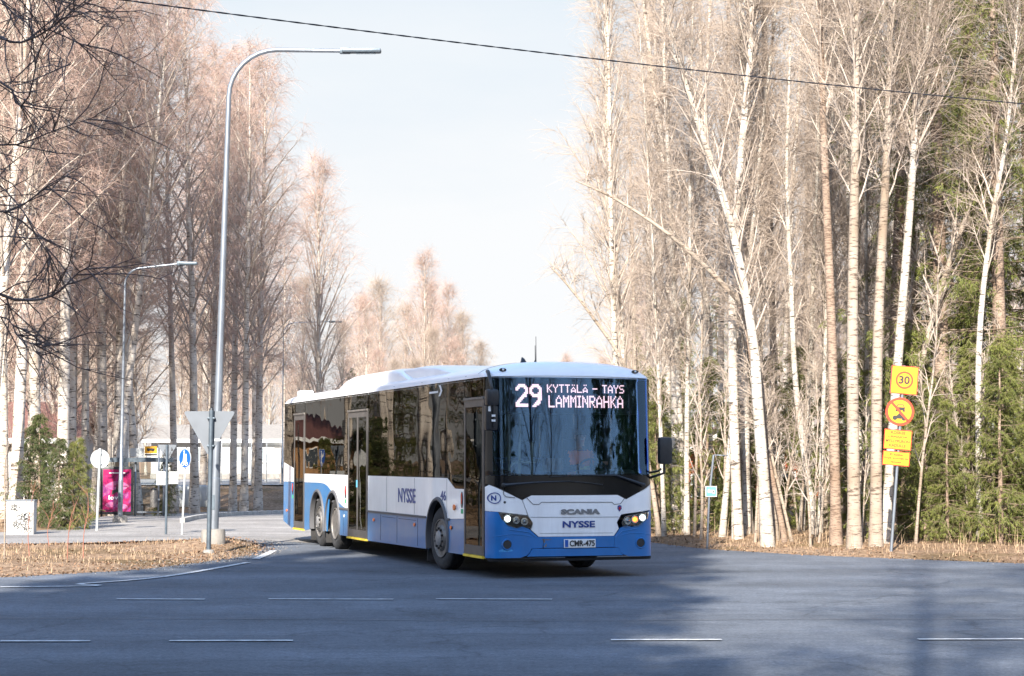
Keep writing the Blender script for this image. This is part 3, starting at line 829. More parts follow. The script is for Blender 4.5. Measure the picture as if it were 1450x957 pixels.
MB().tube([(-1.18, 0.82, 0.40), (-1.14, 0.82, 0.55), (-1.12, 0.82, 2.4)], [0.07, 0.035, 0.035]).build("door_post", M['black_plastic'], d1)

# ---- front
P_ = lambda name, poly, mat, **k: patch(name, poly, mat, m_front, **k)
wl = [(-1.273, 0.955), (-1.273, 1.305), (-1.24, 1.335), (-0.815, 1.125), (-0.705, 0.905), (-1.14, 0.948)]
wl = [(-1.273, 0.965), (-1.14, 0.955), (-0.715, 0.905), (-0.80, 1.12), (-1.24, 1.335), (-1.273, 1.305)]
P_("corner_panel", wl, M['bus_white'], step=0.04)
P_("corner_panel", [(-x, z) for x, z in reversed(wl)], M['bus_white'], step=0.04)
cp = [(-0.555, 0.598), (0.595, 0.598), (0.675, 0.70), (0.645, 0.79), (0.712, 0.90), (0.797, 1.120), (0.66, 1.185), (-0.66, 1.185), (-0.797, 1.120), (-0.712, 0.90), (-0.645, 0.79), (-0.675, 0.70)]
P_("front_hatch", [(x * 0.995, z) for x, z in cp], M['bus_white'], off=0.012, thick=0.03, step=0.09)
# raised upper edge of the hatch and its press lines
def surf_line(name, pts, r, mat, mp=m_front, off=0.014, parent=bus, n=6):
    out = []
    for i in range(len(pts) - 1):
        a = Vector(pts[i]); b = Vector(pts[i + 1]); k = max(1, int((b - a).length / 0.06))
        for j in range(k): q_ = a + (b - a) * j / k; out.append(mp(q_.x, q_.y, off))
    out.append(mp(pts[-1][0], pts[-1][1], off))
    return MB().tube(out, r, n).build(name, mat, parent)
surf_line("panel_gap", [(-0.73, 1.148), (-0.64, 1.06), (-0.555, 1.055), (-0.515, 1.088), (0.565, 1.082), (0.60, 1.05), (0.70, 1.058), (0.765, 1.135)], 0.005, M['rail'])
surf_line("panel_gap", [(-0.68, 0.875), (0.68, 0.868)], 0.0035, M['sign_back'])
surf_line("panel_gap", [(-0.54, 0.645), (0.58, 0.64)], 0.0025, M['sign_back'])
# bumper in blue: three pieces
P_("bumper", [(-1.273, 0.295), (-0.83, 0.300), (-0.74, 0.33), (-0.70, 0.36), (-0.665, 0.43), (-0.50, 0.435), (-0.49, 0.594), (-0.57, 0.594), (-0.69, 0.70), (-0.70, 0.712), (-0.80, 0.745), (-0.88, 0.72), (-1.01, 0.76), (-1.105, 0.86), (-1.145, 0.950), (-1.273, 0.961)], M['bus_blue'], off=0.016, thick=0.035, step=0.05)
P_("bumper", [(x, z) for x, z in reversed([(1.273, 0.295), (0.83, 0.300), (0.74, 0.33), (0.70, 0.36), (0.665, 0.43), (0.60, 0.435), (0.61, 0.594), (0.60, 0.594), (0.69, 0.70), (0.70, 0.712), (0.80, 0.745), (0.88, 0.72), (1.01, 0.75), (1.13, 0.84), (1.165, 0.945), (1.273, 0.961)])], M['bus_blue'], off=0.016, thick=0.035, step=0.05)
P_("bumper", [(-0.486, 0.437), (0.596, 0.437), (0.606, 0.594), (-0.486, 0.594)], M['bus_blue'], off=0.016, thick=0.035)
P_("bumper_lip", [(-0.735, 0.318), (0.735, 0.318), (0.70, 0.35), (0.655, 0.427), (-0.655, 0.427), (-0.70, 0.35)], M['bus_blue'], off=0.032, thick=0.05)
surf_line("bumper_crease", [(-1.22, 0.60), (-1.0, 0.635), (-0.80, 0.63), (-0.68, 0.60)], 0.006, M['bus_blue'], off=0.017)
surf_line("bumper_crease", [(0.70, 0.60), (0.85, 0.635), (1.05, 0.63), (1.22, 0.60)], 0.006, M['bus_blue'], off=0.017)
surf_line("bumper_crease", [(-0.98, 0.70), (-0.82, 0.68), (-0.70, 0.66), (-0.58, 0.58)], 0.007, M['bus_blue'], off=0.017)
surf_line("bumper_crease", [(0.98, 0.70), (0.84, 0.68), (0.72, 0.66), (0.62, 0.58)], 0.007, M['bus_blue'], off=0.017)
P_("under_lip", [(-1.25, 0.25), (1.25, 0.25), (1.25, 0.292), (-1.25, 0.292)], M['underbody'], off=-0.01, thick=0.02)
for sx in (-1, 1):
    # round tow/fog recess: raised ring, black disc painted in for the shade inside
    x0 = sx * 1.02; ya = F(x0, 0.49)
    rc = MB().lathe([(-0.012, 0.060), (-0.030, 0.066), (-0.030, 0.076), (-0.012, 0.084)], (x0, ya - 0.002, 0.49), 'Y', 28).build("recess_ring", M['bus_blue'], bus)
    MB().lathe([(-0.022, 0.001), (-0.021, 0.062)], (x0, ya - 0.001, 0.49), 'Y', 24).build("recess_shade_disc", M['black_plastic'], rc)
    # black shield behind lamps
hlL = [(-1.135, 0.94), (-1.105, 0.86), (-1.01, 0.765), (-0.88, 0.728), (-0.80, 0.755), (-0.70, 0.722), (-0.66, 0.725), (-0.648, 0.80), (-0.72, 0.892)]
hlR = [(1.17, 0.935), (0.78, 0.87), (0.73, 0.785), (0.75, 0.715), (0.80, 0.722), (0.88, 0.75), (0.96, 0.725), (1.02, 0.742), (1.145, 0.84)]
for poly, bulbs in ((hlL, ((-1.015, 0.855, 0.042, 'lamp_lit'), (-0.885, 0.835, 0.034, 'lamp_dim'), (-0.765, 0.815, 0.036, 'lamp_dim'))),
                    (hlR, ((1.055, 0.855, 0.042, 'lamp_lit'), (0.935, 0.83, 0.040, 'lamp_orange'), (0.82, 0.81, 0.036, 'lamp_dim')))):
    hl = P_("headlight", poly, M['black_plastic'], off=-0.01, thick=0.02, step=0.04)
    rimp = poly + [poly[0]]
    MB().tube([m_front(x, z, 0.004) for x, z in rimp], 0.007, 6).build("headlight_rim", M['rim'], hl)
    for bx, bz, br, mk in bulbs:
        yb = F(bx, bz)
        MB().lathe([(0.0, br + 0.018), (-0.006, br + 0.017), (-0.007, br + 0.006), (0.004, br), (0.006, 0.001)], (bx, yb - 0.003, bz), 'Y', 24).build("reflector", M['lamp_dim'], hl)
        MB().lathe([(-0.020, 0.001), (-0.016, br * 0.5), (-0.006, br * 0.8), (0.002, br * 0.85)], (bx, yb - 0.004, bz), 'Y', 20).build("lamp", M[mk], hl)
    P_("headlight_lens", [(x, z) for x, z in poly], M['glass_clear'], off=0.030, thick=0.004, step=0.06).parent = hl
# black apron under the windscreen
P_("windscreen_apron", [(-1.24, 1.345), (-0.80, 1.13), (-0.67, 1.19), (0.67, 1.19), (0.80, 1.13), (1.24, 1.345), (1.273, 1.345), (1.273, 1.47), (-1.273, 1.47), (-1.273, 1.345)], M['black_gloss'], step=0.06, off=0.002)
P_("windscreen_border", [(-1.273, 1.475), (-1.20, 1.475), (-1.20, 2.88), (-1.273, 2.88)], M['black_gloss'], step=0.05, off=0.002)
P_("windscreen_border", [(1.20, 1.475), (1.273, 1.475), (1.273, 2.88), (1.20, 2.88)], M['black_gloss'], step=0.05, off=0.002)
P_("windscreen_border", [(-1.195, 1.475), (1.195, 1.475), (1.195, 1.50), (1.10, 1.50), (0.4, 1.485), (-0.5, 1.485), (-0.9, 1.50), (-1.12, 1.58), (-1.16, 1.64), (-1.195, 1.75)], M['black_gloss'], step=0.06, off=0.001)
ws = P_("windscreen", [(-1.20, 1.478), (1.20, 1.478), (1.20, 2.885), (-1.20, 2.885)], M['glass_front'], step=0.06, off=0.006, thick=0.008)
# destination display behind the top of the windscreen
dbx = one("display_box", M['led_board'], bus, ((0.0, 0.42, 2.62), (2.30, 0.24, 0.52)))
P_("display_board", [(-0.93, 2.42), (0.90, 2.42), (0.90, 2.86), (-0.93, 2.86)], M['led_board'], off=-0.085, thick=0.02)
G57 = {'K': "10001 10010 10100 11000 10100 10010 10001", 'Y': "10001 10001 01010 00100 00100 00100 00100", 'T': "11111 00100 00100 00100 00100 00100 00100",
       'A': "00100 01010 10001 10001 11111 10001 10001", 'L': "10000 10000 10000 10000 10000 10000 11111", '-': "00000 00000 00000 11111 00000 00000 00000",
       'S': "01111 10000 10000 01110 00001 00001 11110", 'M': "10001 11011 10101 10101 10001 10001 10001", 'I': "111 010 010 010 010 010 111",
       'N': "10001 11001 10101 10101 10011 10001 10001", 'R': "11110 10001 10001 11110 10100 10010 10001", 'H': "10001 10001 10001 11111 10001 10001 10001",
       'Ä': "01010 00000 00100 01010 10001 11111 10001", ' ': "000 000 000 000 000 000 000"}
BIG = {'2': "..#####..|.#######.|###...###|##.....##|.......##|......###|.....###.|....####.|...###...|..###....|.###.....|###......|#########|#########",
       '9': "..#####..|.#######.|###...###|##.....##|##.....##|###...###|.########|..#######|......###|......###|.....###.|....####.|...####..|..###...."}
def led(text, x0, x1, z0, z1, big=False, name="display_letters"):
    cells = []; cx = 0
    for ch in text:
        rows = BIG[ch].split('|') if big else G57[ch].split()
        for r, row in enumerate(rows):
            for c, v in enumerate(row):
                if v in '1#': cells.append((cx + c, r))
        nr = len(rows); cx += len(rows[0]) + 1
    W_ = cx - 1; sx = (x1 - x0) / W_; sz = (z1 - z0) / nr; m = MB()
    for c, r in cells:
        x = x0 + (c + 0.5) * sx; z = z1 - (r + 0.5) * sz; y = F(x, z) + 0.075
        m.box((x, y, z), (sx * (0.98 if not big else 0.94), 0.006, sz * 0.94))
    return tag(m.build(name, M['led'], bus), kind='stuff')
led("29", -0.845, -0.455, 2.455, 2.785, True, "route_number")
led("KYTTÄLÄ - TAYS", -0.375, 0.83, 2.665, 2.785)
led("LAMMINRAHKA", -0.355, 0.81, 2.45, 2.625)

# ---- lettering
def text_geo(s, offset=0.0, extrude=0.0, res=3, align='LEFT'):
    cu = bpy.data.curves.new("lettering", 'FONT'); cu.body = s; cu.size = 1; cu.offset = offset; cu.extrude = extrude; cu.resolution_u = res
    cu.align_x = align; cu.space_line = 0.95
    o = bpy.data.objects.new("lettering", cu); COL.objects.link(o)
    me = bpy.data.meshes.new_from_object(o)
    V = [v.co.copy() for v in me.vertices]; Fs = [list(p.vertices) for p in me.polygons]
    bpy.data.objects.remove(o); bpy.data.curves.remove(cu); bpy.data.meshes.remove(me)
    return V, Fs
def letters(name, s, mat, mp, u0, u1, v0, v1, off=0.014, parent=None, offset=0.02, depth=0.004, flip=False, align='LEFT', slant=0):
    V, Fs = text_geo(s, offset, 0.5, align=align)
    x0 = min(v.x for v in V); x1 = max(v.x for v in V); y0 = min(v.y for v in V); y1 = max(v.y for v in V)
    out = []
    for v in V:
        a = (v.x - x0) / (x1 - x0); b = (v.y - y0) / (y1 - y0)
        if flip: a = 1 - a
        out.append(mp(u0 + (u1 - u0) * a, v0 + (v1 - v0) * b, off + (depth if v.z > 0 else 0)))
    me = bpy.data.meshes.new(name); me.from_pydata(out, [], Fs); me.materials.append(mat)
    bm = bmesh.new(); bm.from_mesh(me); bmesh.ops.recalc_face_normals(bm, faces=bm.faces); bm.to_mesh(me); bm.free()
    return link_mesh(name, me, parent or bus)
letters("maker_lettering", "SCANIA", M['grey_text'], m_front, -0.225, 0.375, 0.912, 0.988, offset=0.055, depth=0.010, off=0.016)
letters("operator_lettering", "NYSSE", M['blue_text'], m_front, -0.20, 0.295, 0.722, 0.818, offset=0.03, off=0.016, depth=0.006)
letters("operator_lettering", "NYSSE", M['blue_text'], m_door, 5.12, 4.03, 0.99, 1.23, off=0.002, offset=0.018)
letters("fleet_number", "46", M['blue_text'], m_door, 2.57, 2.27, 1.07, 1.22, off=0.002, offset=0.01)
# round N logo on the corner, griffin shield and cap
def ring(name, cx, cz, r, w, mp, mat, off, parent=bus, n=36):
    vs = []; fs = []
    for i in range(n):
        t = 2 * math.pi * i / n
        for rr in (r, r - w):
            for o in (off, off + 0.003): vs.append(mp(cx + rr * math.cos(t), cz + rr * math.sin(t), o))
    for i in range(n):
        j = (i + 1) % n
        for a, b in ((0, 1), (1, 3), (3, 2), (2, 0)): fs.append((i * 4 + a, i * 4 + b, j * 4 + b, j * 4 + a))
    return MB().add(vs, fs).build(name, mat, parent)
lg = ring("round_logo", -1.185, 1.15, 0.080, 0.012, m_front, M['blue_text'], 0.008)
letters("logo_letter", "N", M['blue_text'], m_front, -1.226, -1.166, 1.112, 1.188, off=0.004, offset=0.04, depth=0.005, parent=lg)
def disc(name, cx, cz, r, mp, mat, off=0.0, th=0.012, parent=bus, n=20, rz=None):
    rz = rz or r
    return patch(name, [(cx + r * math.cos(2 * math.pi * i / n), cz + rz * math.sin(2 * math.pi * i / n)) for i in range(n)], mat, mp, parent, thick=th, off=off, refine=False)
disc("filler_cap", -1.05, 1.09, 0.018, m_front, M['black_plastic'], 0.004)
P_("emblem_shield", [(0.655, 1.03), (0.652, 0.985), (0.685, 0.945), (0.718, 0.985), (0.715, 1.03), (0.685, 1.04)], M['blue_text'], off=0.018, thick=0.008, step=0.03)
P_("emblem_centre", [(0.670, 1.015), (0.670, 0.985), (0.685, 0.965), (0.700, 0.985), (0.700, 1.015)], M['red_lens'], off=0.021, thick=0.008, step=0.03)
# number plate
npl = P_("number_plate", [(-0.185, 0.437), (0.295, 0.437), (0.295, 0.558), (-0.185, 0.558)], M['white_plain'], off=0.045, thick=0.02)
P_("plate_band", [(-0.175, 0.445), (-0.125, 0.445), (-0.125, 0.550), (-0.175, 0.550)], M['sign_blue'], off=0.047, thick=0.004).parent = npl
letters("plate_lettering", "CMR-475", M['sign_black'], m_front, -0.105, 0.280, 0.455, 0.541, off=0.049, parent=npl, offset=0.022, depth=0.005)
# scrape on the bumper
P_("paint_scrape", [(-0.52, 0.565), (-0.48, 0.562), (-0.36, 0.556), (-0.41, 0.546), (-0.47, 0.545), (-0.455, 0.515), (-0.485, 0.512), (-0.49, 0.54)], M['rim'], off=0.0175, thick=0.002, step=0.03)
P_("paint_scrape", [(-0.50, 0.452), (-0.47, 0.458), (-0.445, 0.50), (-0.435, 0.49), (-0.45, 0.45), (-0.47, 0.445)], M['rim'], off=0.0175, thick=0.002, step=0.03)
P_("paint_scrape", [(-1.13, 0.388), (-1.00, 0.388), (-0.93, 0.40), (-0.96, 0.425), (-1.10, 0.42), (-1.14, 0.405)], pbr("faded_scuff", (0.06, 0.30, 0.62), 0.5, var=.3, vscale=30), off=0.0175, thick=0.002, step=0.03)
# wipers
for pts, arm in (([(-0.64, 1.37), (-0.1, 1.385), (0.42, 1.335)], [(-1.07, 1.335), (-0.9, 1.35), (-0.62, 1.372), (-0.1, 1.39)]),
                 ([(0.63, 1.465), (0.1, 1.47), (-0.38, 1.45)], [(1.07, 1.33), (0.85, 1.40), (0.63, 1.47), (0.1, 1.475)])):
    wp = MB().tube([m_front(x, z, 0.055) for x, z in arm], [0.024, 0.018, 0.012, 0.006], 8).build("wiper", M['black_plastic'], bus)
    MB().tube([m_front(x, z, 0.030) for x, z in smooth_pts(pts, 5)], 0.010, 6).build("wiper_blade", M['rubber'], wp)
    MB().lathe([(-0.06, 0.018), (-0.05, 0.03), (0.02, 0.03)], m_front(arm[0][0], arm[0][1], 0.0), 'Y', 14).build("wiper_pivot", M['bolt'], wp)
surf_line("washer_hose", [(-1.07, 1.30), (-1.07, 1.20), (-1.03, 1.17), (-0.9, 1.155)], 0.004, M['rubber'], off=0.008)

# ---- roof: side coves, front dome, pods
def roof_z(x, y):
    yf = F(x, ZT); v = np.clip((y - yf) / 0.50, 0, 1); w = np.clip((R_(x, ZT) - y) / 0.25, 0, 1)
    a = 1 - min(1, abs(x) / HW) ** 3.2
    return ZT + 0.003 + (0.225 * (a ** 0.55)) * (1 - (1 - v) ** 2.6) ** 0.6 * (1 - (1 - w) ** 2.5) ** 0.5 + 0.02 * (1 - (x / HW) ** 2)
us = [math.sin(math.pi / 2 * t) for t in np.linspace(-1, 1, 41)]
vsn = list(0.5 * (1 - np.cos(np.linspace(0, math.pi / 2, 12)))[:-1]) + list(np.linspace(0.5, 14.3, 26)) + [14.4, 14.5, 14.6, 14.65]
vs = []; fs = []
for a in vsn:
    for u in us:
        x = u * (HW + 0.003); yf = F(x, ZT) - 0.004
        y = yf + a if a < 0.5 else yf * (1 - (a - 0.5) / 14.15) + R_(x, ZT) * ((a - 0.5) / 14.15) + 0.5 * (1 - (a - 0.5) / 14.15)
        vs.append((x, y, float(roof_z(x, y))))
nu = len(us)
for i in range(len(vsn) - 1):
    for j in range(nu - 1): fs.append((i * nu + j, i * nu + j + 1, (i + 1) * nu + j + 1, (i + 1) * nu + j))
m = MB().add(vs, fs, True)
# underside
b0 = len(m.v); m.add([(v[0] * 0.995, v[1], v[2] - 0.03) for v in vs], [tuple(reversed(f)) for f in fs], True)
ro = m.build("roof", M['bus_white'], bus)
def m_roof_side(y, z, o): return (-HW - o, y, z)
for a, b in ((1.30, 1.30),):
    pts = []
    for u in np.linspace(-1, 1, 61):
        x = u * HW; pts.append((x, 0.72, float(roof_z(x, 0.72)) + 0.0005))
    MB().tube(pts, 0.004, 5).build("roof_seam", M['rail'], bus)
def pod(name, y0, y1, w, zt, ramp0, ramp1, mat):
    vs = []; fs = []; ns = 14
    st = [(y0, 0.0), (y0 + ramp0 * 0.25, 0.35), (y0 + ramp0 * 0.6, 0.8), (y0 + ramp0, 1.0)] + [(y0 + ramp0 + (y1 - ramp1 - y0 - ramp0) * t, 1.0) for t in (0.25, 0.5, 0.75)] + [(y1 - ramp1, 1.0), (y1 - ramp1 * 0.5, 0.85), (y1 - ramp1 * 0.15, 0.45), (y1, 0.0)]
    zb = 3.02
    for y, h in st:
        for k in range(ns + 1):
            t = math.pi * k / ns; c = math.cos(t); s_ = math.sin(t)
            x = w * (0.86 + 0.14 * (1 - h * 0.3)) * math.copysign(abs(c) ** 0.35, c); z = zb + (zt - zb) * h * (abs(s_) ** 0.35)
            vs.append((x, y, z))
    for i in range(len(st) - 1):
        for k in range(ns): fs.append((i * (ns + 1) + k, i * (ns + 1) + k + 1, (i + 1) * (ns + 1) + k + 1, (i + 1) * (ns + 1) + k))
    return MB().add(vs, fs, True).build(name, mat, bus)
pod("roof_pod", 5.2, 10.6, 1.05, 3.31, 1.6, 0.9, M['bus_white'])
pod("roof_pod", 2.5, 7.0, 0.98, 3.29, 2.6, 0.6, M['bus_white'])
MB().box((-0.95, 14.05, 3.09), (0.30, 0.34, 0.13), bevel=0.04).build("roof_vent", M['white_plain'], bus)
for x in (-1.04, 1.0):
    lp = MB().lathe([(-0.014, 0.001), (-0.012, 0.035), (0.0, 0.045)], (0, 0, 0), 'Y', 18)
    lp.v = [(v[0] * 1.25, v[1], v[2] * 0.62) for v in lp.v]
    o = lp.build("marker_lamp", M['black_plastic'], bus, (x, F(x, 2.97) + 0.035, 2.985))
    MB().lathe([(-0.02, 0.001), (-0.014, 0.018)], (0, 0, 0), 'Y', 12).build("marker_lens", M['lamp_dim'], o)
for x, y, h in ((-0.30, 0.9, 0.26), (-0.15, 1.3, 0.42)):
    MB().tube([(x, y, 3.12), (x, y, 3.16), (x, y, 3.17), (x, y + 0.01, 3.13 + h)], [0.022, 0.018, 0.006, 0.004], 8).build("aerial", M['black_plastic'], bus)
MB().tube([(-0.52, 0.8, 3.12), (-0.52, 0.82, 3.17), (-0.52, 0.86, 3.20)], [0.05, 0.03, 0.012], 10).build("aerial_fin", M['black_plastic'], bus)

# ---- rear, floor, ceiling
patch("rear_panel", [(-1.27, 0.40), (1.27, 0.40), (1.27, 1.235), (-1.27, 1.235)], M['bus_blue_dirty'], m_rear, step=0.1)
patch("rear_panel", [(-1.27, 1.24), (1.27, 1.24), (1.27, 1.64), (-1.27, 1.64)], M['bus_white'], m_rear, step=0.1)
patch("rear_window", [(-1.27, 1.645), (1.27, 1.645), (1.27, ZT), (-1.27, ZT)], M['black_gloss'], m_rear, step=0.1)
one("floor", M['floor_in'], bus, ((0, BL / 2 + 0.2, 0.345), (1.45, BL - 0.9, 0.05)), ((0, 12.3, 0.9), (2.4, 4.4, 0.04)))
one("chassis", M['underbody'], bus, ((0, 6.3, 0.33), (2.44, 5.6, 0.10)), ((0, 1.05, 0.33), (2.40, 1.4, 0.08)), ((0, 7.4, 0.30), (1.3, 12.5, 0.12)), ((0, 12.9, 0.62), (1.3, 3.0, 0.5)), ((0, 13.3, 0.4), (2.4, 2.3, 0.1)))
for ay in (AX1, AX2, AX3):
    MB().tube([(-0.95, ay, 0.49), (0.95, ay, 0.49)], 0.07, 10).build("axle", M['underbody'], bus)
one("ceiling", M['rail'], bus, ((0, BL / 2 + 0.3, 2.80), (2.2, BL - 1.3, 0.03)))
one("cross_wall", M['dark_inside'], bus, ((0, 13.9, 1.9), (2.4, 0.03, 1.9)))
# ---- dashboard, wheel, interior
m = MB().box((0, 0.52, 1.24), (2.2, 0.62, 0.30), bevel=0.06).box((0.70, 0.62, 1.44), (0.85, 0.38, 0.22), bevel=0.08).box((0, 0.34, 1.41), (2.15, 0.26, 0.05), bevel=0.02)
m.build("dashboard", M['black_plastic'], bus)
tor = MB(); Rm = Matrix.Translation((0.66, 1.0, 1.50)) @ Matrix.Rotation(math.radians(62), 4, 'X')
pts = [Rm @ Vector((0.235 * math.cos(2 * math.pi * k / 28), 0.235 * math.sin(2 * math.pi * k / 28), 0)) for k in range(29)]
tor.tube(pts, 0.017, 8)
for a in (0, 120, 240):
    tor.tube([Rm @ Vector((0, 0, -0.03)), Rm @ Vector((0.23 * math.cos(math.radians(a + 90)), 0.23 * math.sin(math.radians(a + 90)), 0))], 0.014, 6)
tor.tube([Rm @ Vector((0, 0, 0)), Rm @ Vector((0, 0, -0.35))], [0.05, 0.03], 10)
tor.build("steering_wheel", M['black_plastic'], bus)
MB().box((0.68, 1.62, 1.22), (0.50, 0.50, 0.12), bevel=0.05).box((0.68, 1.88, 1.62), (0.48, 0.12, 0.80), bevel=0.05).box((0.68, 1.90, 2.10), (0.26, 0.09, 0.18), bevel=0.04).box((0.68, 1.62, 0.8), (0.3, 0.3, 0.75)).build("driver_seat", M['dark_inside'], bus)
MB().box((0.55, 2.02, 0.95), (0.9, 0.04, 0.9)).build("cab_partition", M['dark_inside'], bus)
one("cab_partition_glass", M['glass_clear'], bus, ((0.14, 1.45, 1.75), (0.01, 1.0, 0.7)))
MB().box((0.12, 1.15, 1.1), (0.10, 0.7, 0.62), bevel=0.02).box((0.0, 1.0, 1.62), (0.26, 0.18, 0.20), bevel=0.03).build("ticket_machine", M['rim'], bus)
MB().tube([(-0.70, 0.9, 0.4), (-0.70, 0.9, 1.58), (-0.66, 0.9, 1.63), (-0.60, 0.9, 1.66), (-0.30, 0.9, 1.66)], 0.02, 8).tube([(-0.42, 1.3, 0.4), (-0.42, 1.3, 1.95), (-0.22, 1.3, 1.95), (-0.22, 1.3, 1.3)], 0.02, 8).build("grab_rail", M['grab'], bus)
for x, y in ((-0.35, 2.0), (-0.35, 3.6), (0.35, 3.6), (-0.4, 5.2), (0.35, 5.2), (-0.5, 7.0), (0.35, 7.0), (-0.5, 8.8), (0.35, 8.8), (-0.35, 10.5), (0.35, 10.5)):
    MB().tube([(x, y, 0.37), (x, y, 2.78)], 0.018, 8).build("grab_pole", M['grab'], bus)
sm = MB().box((0, 0, 0.0), (0.42, 0.42, 0.07), bevel=0.03).box((0, 0.22, 0.34), (0.42, 0.07, 0.66), bevel=0.03).box((0, 0.03, -0.25), (0.16, 0.3, 0.42)).tube([(-0.17, 0.22, 0.66), (-0.15, 0.22, 0.74), (0.15, 0.22, 0.74), (0.17, 0.22, 0.66)], 0.014, 6).mesh("seat", M['seat_blue'])
for y in (3.4, 4.2, 5.0, 5.8, 6.6, 9.3, 10.1, 10.9, 11.7, 12.3):
    for x in (-1.0, -0.56, 0.56, 1.0):
        if x < 0 and (7.0 < y < 9.0): continue
        link_mesh("seat", sm, bus, (x, y, 0.86 + (0.3 if y > 9 else 0.12)))

# ---- wheels
def make_wheel(out, front, steer, y, side_):
    """out: +1 outside points to -x"""
    w = 0.275; r = 0.488; X = side_ * (HW - 0.045 - w / 2)
    root = MB()
    prof = [(-w / 2 + 0.02, 0.30), (-w / 2 + 0.004, 0.33), (-w / 2, 0.40), (-w / 2 + 0.012, 0.455), (-w / 2 + 0.035, r - 0.008)]
    k = -w / 2 + 0.045
    while k < w / 2 - 0.05:
        prof += [(k, r), (k + 0.034, r), (k + 0.036, r - 0.012), (k + 0.044, r - 0.012)]; k += 0.046
    prof += [(w / 2 - 0.035, r - 0.008), (w / 2 - 0.012, 0.455), (w / 2, 0.40), (w / 2 - 0.004, 0.33), (w / 2 - 0.02, 0.30)]
    root.lathe(prof, (0, 0, 0), 'X', 40, closed=False)
    wh = root.build("wheel", M['rubber'], bus)
    wh.location = (X, y, r - 0.004); wh.rotation_euler = (0.3, 0, steer + (math.pi if side_ > 0 else 0))
    # outside is local -x
    o = -w / 2
    if front:
        prof = [(o + 0.015, 0.302), (o - 0.004, 0.296), (o - 0.004, 0.284), (o + 0.03, 0.272), (o + 0.055, 0.235), (o + 0.012, 0.205), (o - 0.02, 0.175), (o - 0.022, 0.125), (o - 0.012, 0.118)]
        capx = o - 0.05
    else:
        prof = [(o + 0.015, 0.302), (o - 0.004, 0.296), (o - 0.004, 0.284), (o + 0.03, 0.272), (o + 0.12, 0.255), (o + 0.15, 0.20), (o + 0.15, 0.13), (o + 0.10, 0.12)]
        capx = o + 0.02
    MB().lathe(prof, (0, 0, 0), 'X', 36).build("rim", M['rim'], wh)
    MB().lathe([(capx + 0.06, 0.122), (capx + 0.012, 0.118), (capx, 0.10), (capx - 0.005, 0.001)], (0, 0, 0), 'X', 28).build("hub_cap", M['hub'], wh)
    mb = MB()
    bxx = prof[-2][0] - 0.002 if front else o + 0.148
    for k in range(10):
        t = 2 * math.pi * k / 10; c = (0, 0.150 * math.cos(t), 0.150 * math.sin(t))
        mb.lathe([(bxx - 0.03, 0.012), (bxx - 0.028, 0.018), (bxx + 0.01, 0.018)], c, 'X', 6, smooth=False)
    tag(mb.build("wheel_nuts", M['bolt'], wh), kind='stuff')
    return wh
for s_ in (-1, 1):
    make_wheel(1, True, 0.09, AX1, s_)
    make_wheel(1, False, 0, AX2, s_)
    make_wheel(1, True, 0.02, AX3, s_)

# ---- mirrors
MB().tube([(-1.20, 0.40, 2.97), (-1.28, 0.12, 2.95), (-1.30, -0.02, 2.86), (-1.28, -0.06, 2.70), (-1.27, -0.05, 2.45)], [0.030, 0.028, 0.026, 0.024, 0.02], 10).build("mirror_arm", M['black_plastic'], bus)
mb = MB().box((-1.27, -0.02, 2.58), (0.19, 0.15, 0.24), bevel=0.05).box((-1.27, 0.01, 2.29), (0.185, 0.10, 0.36), bevel=0.035).box((-1.25, -0.055, 2.40), (0.035, 0.05, 0.5), bevel=0.015)
mi = mb.build("side_mirror", M['black_plastic'], bus)
MB().box((-1.31, -0.046, 2.42), (0.035, 0.01, 0.075)).box((-1.262, -0.083, 2.32), (0.055, 0.01, 0.03)).box((-1.262, -0.083, 2.25), (0.055, 0.01, 0.03)).build("mirror_sticker", M['white_plain'], mi)
MB().box((-1.27, 0.064, 2.30), (0.16, 0.008, 0.32)).build("mirror_glass", M['lamp_dim'], mi)
MB().tube([(1.24, 0.28, 1.42), (1.32, 0.10, 1.47), (1.40, 0.04, 1.50), (1.40, 0.04, 1.66)], 0.02, 8).tube([(1.24, 0.28, 1.50), (1.33, 0.10, 1.53), (1.36, 0.06, 1.56)], 0.016, 8).build("mirror_arm", M['black_plastic'], bus)
m2 = MB().box((1.415, 0.05, 1.83), (0.21, 0.13, 0.40), bevel=0.05).build("side_mirror", M['black_plastic'], bus)
MB().box((1.415, 0.117, 1.83), (0.17, 0.006, 0.35)).build("mirror_glass", M['lamp_dim'], m2)

# ---- small things on the kerb side
def dot(name, y, z, r, mat, rz=None, o=0.012): return disc(name, y, z, r, m_door, mat, off=o, th=0.014, rz=rz)
dot("side_marker", 1.77, 0.98, 0.055, M['orange_lens'], 0.045, 0.03)
dot("side_marker", 1.97, 0.67, 0.045, M['orange_lens'], 0.028, 0.02)
for y, z in ((4.08, 0.65), (6.77, 0.65), (9.44, 0.65), (14.3, 0.63)): dot("side_marker", y, z, 0.05, M['orange_lens'], 0.028, 0.015)
dot("fuel_label", 9.05, 0.655, 0.035, M['white_plain'], 0.03, 0.004)
for y in (1.42, 8.93, 13.72):
    dot("door_button", y, 1.10, 0.055, M['black_plastic'], 0.12, 0.008)
    dot("door_button_light", y, 1.12, 0.035, M['red_lens'], 0.085, 0.014)
for y, z in ((1.42, 0.93), (8.93, 0.93), (13.72, 0.93)):
    P__ = patch("green_sticker", [(y - 0.06, z - 0.035), (y + 0.06, z - 0.035), (y + 0.06, z + 0.035), (y - 0.06, z + 0.035)], M['green_sticker'], m_door, refine=False, thick=0.002, off=0.002)
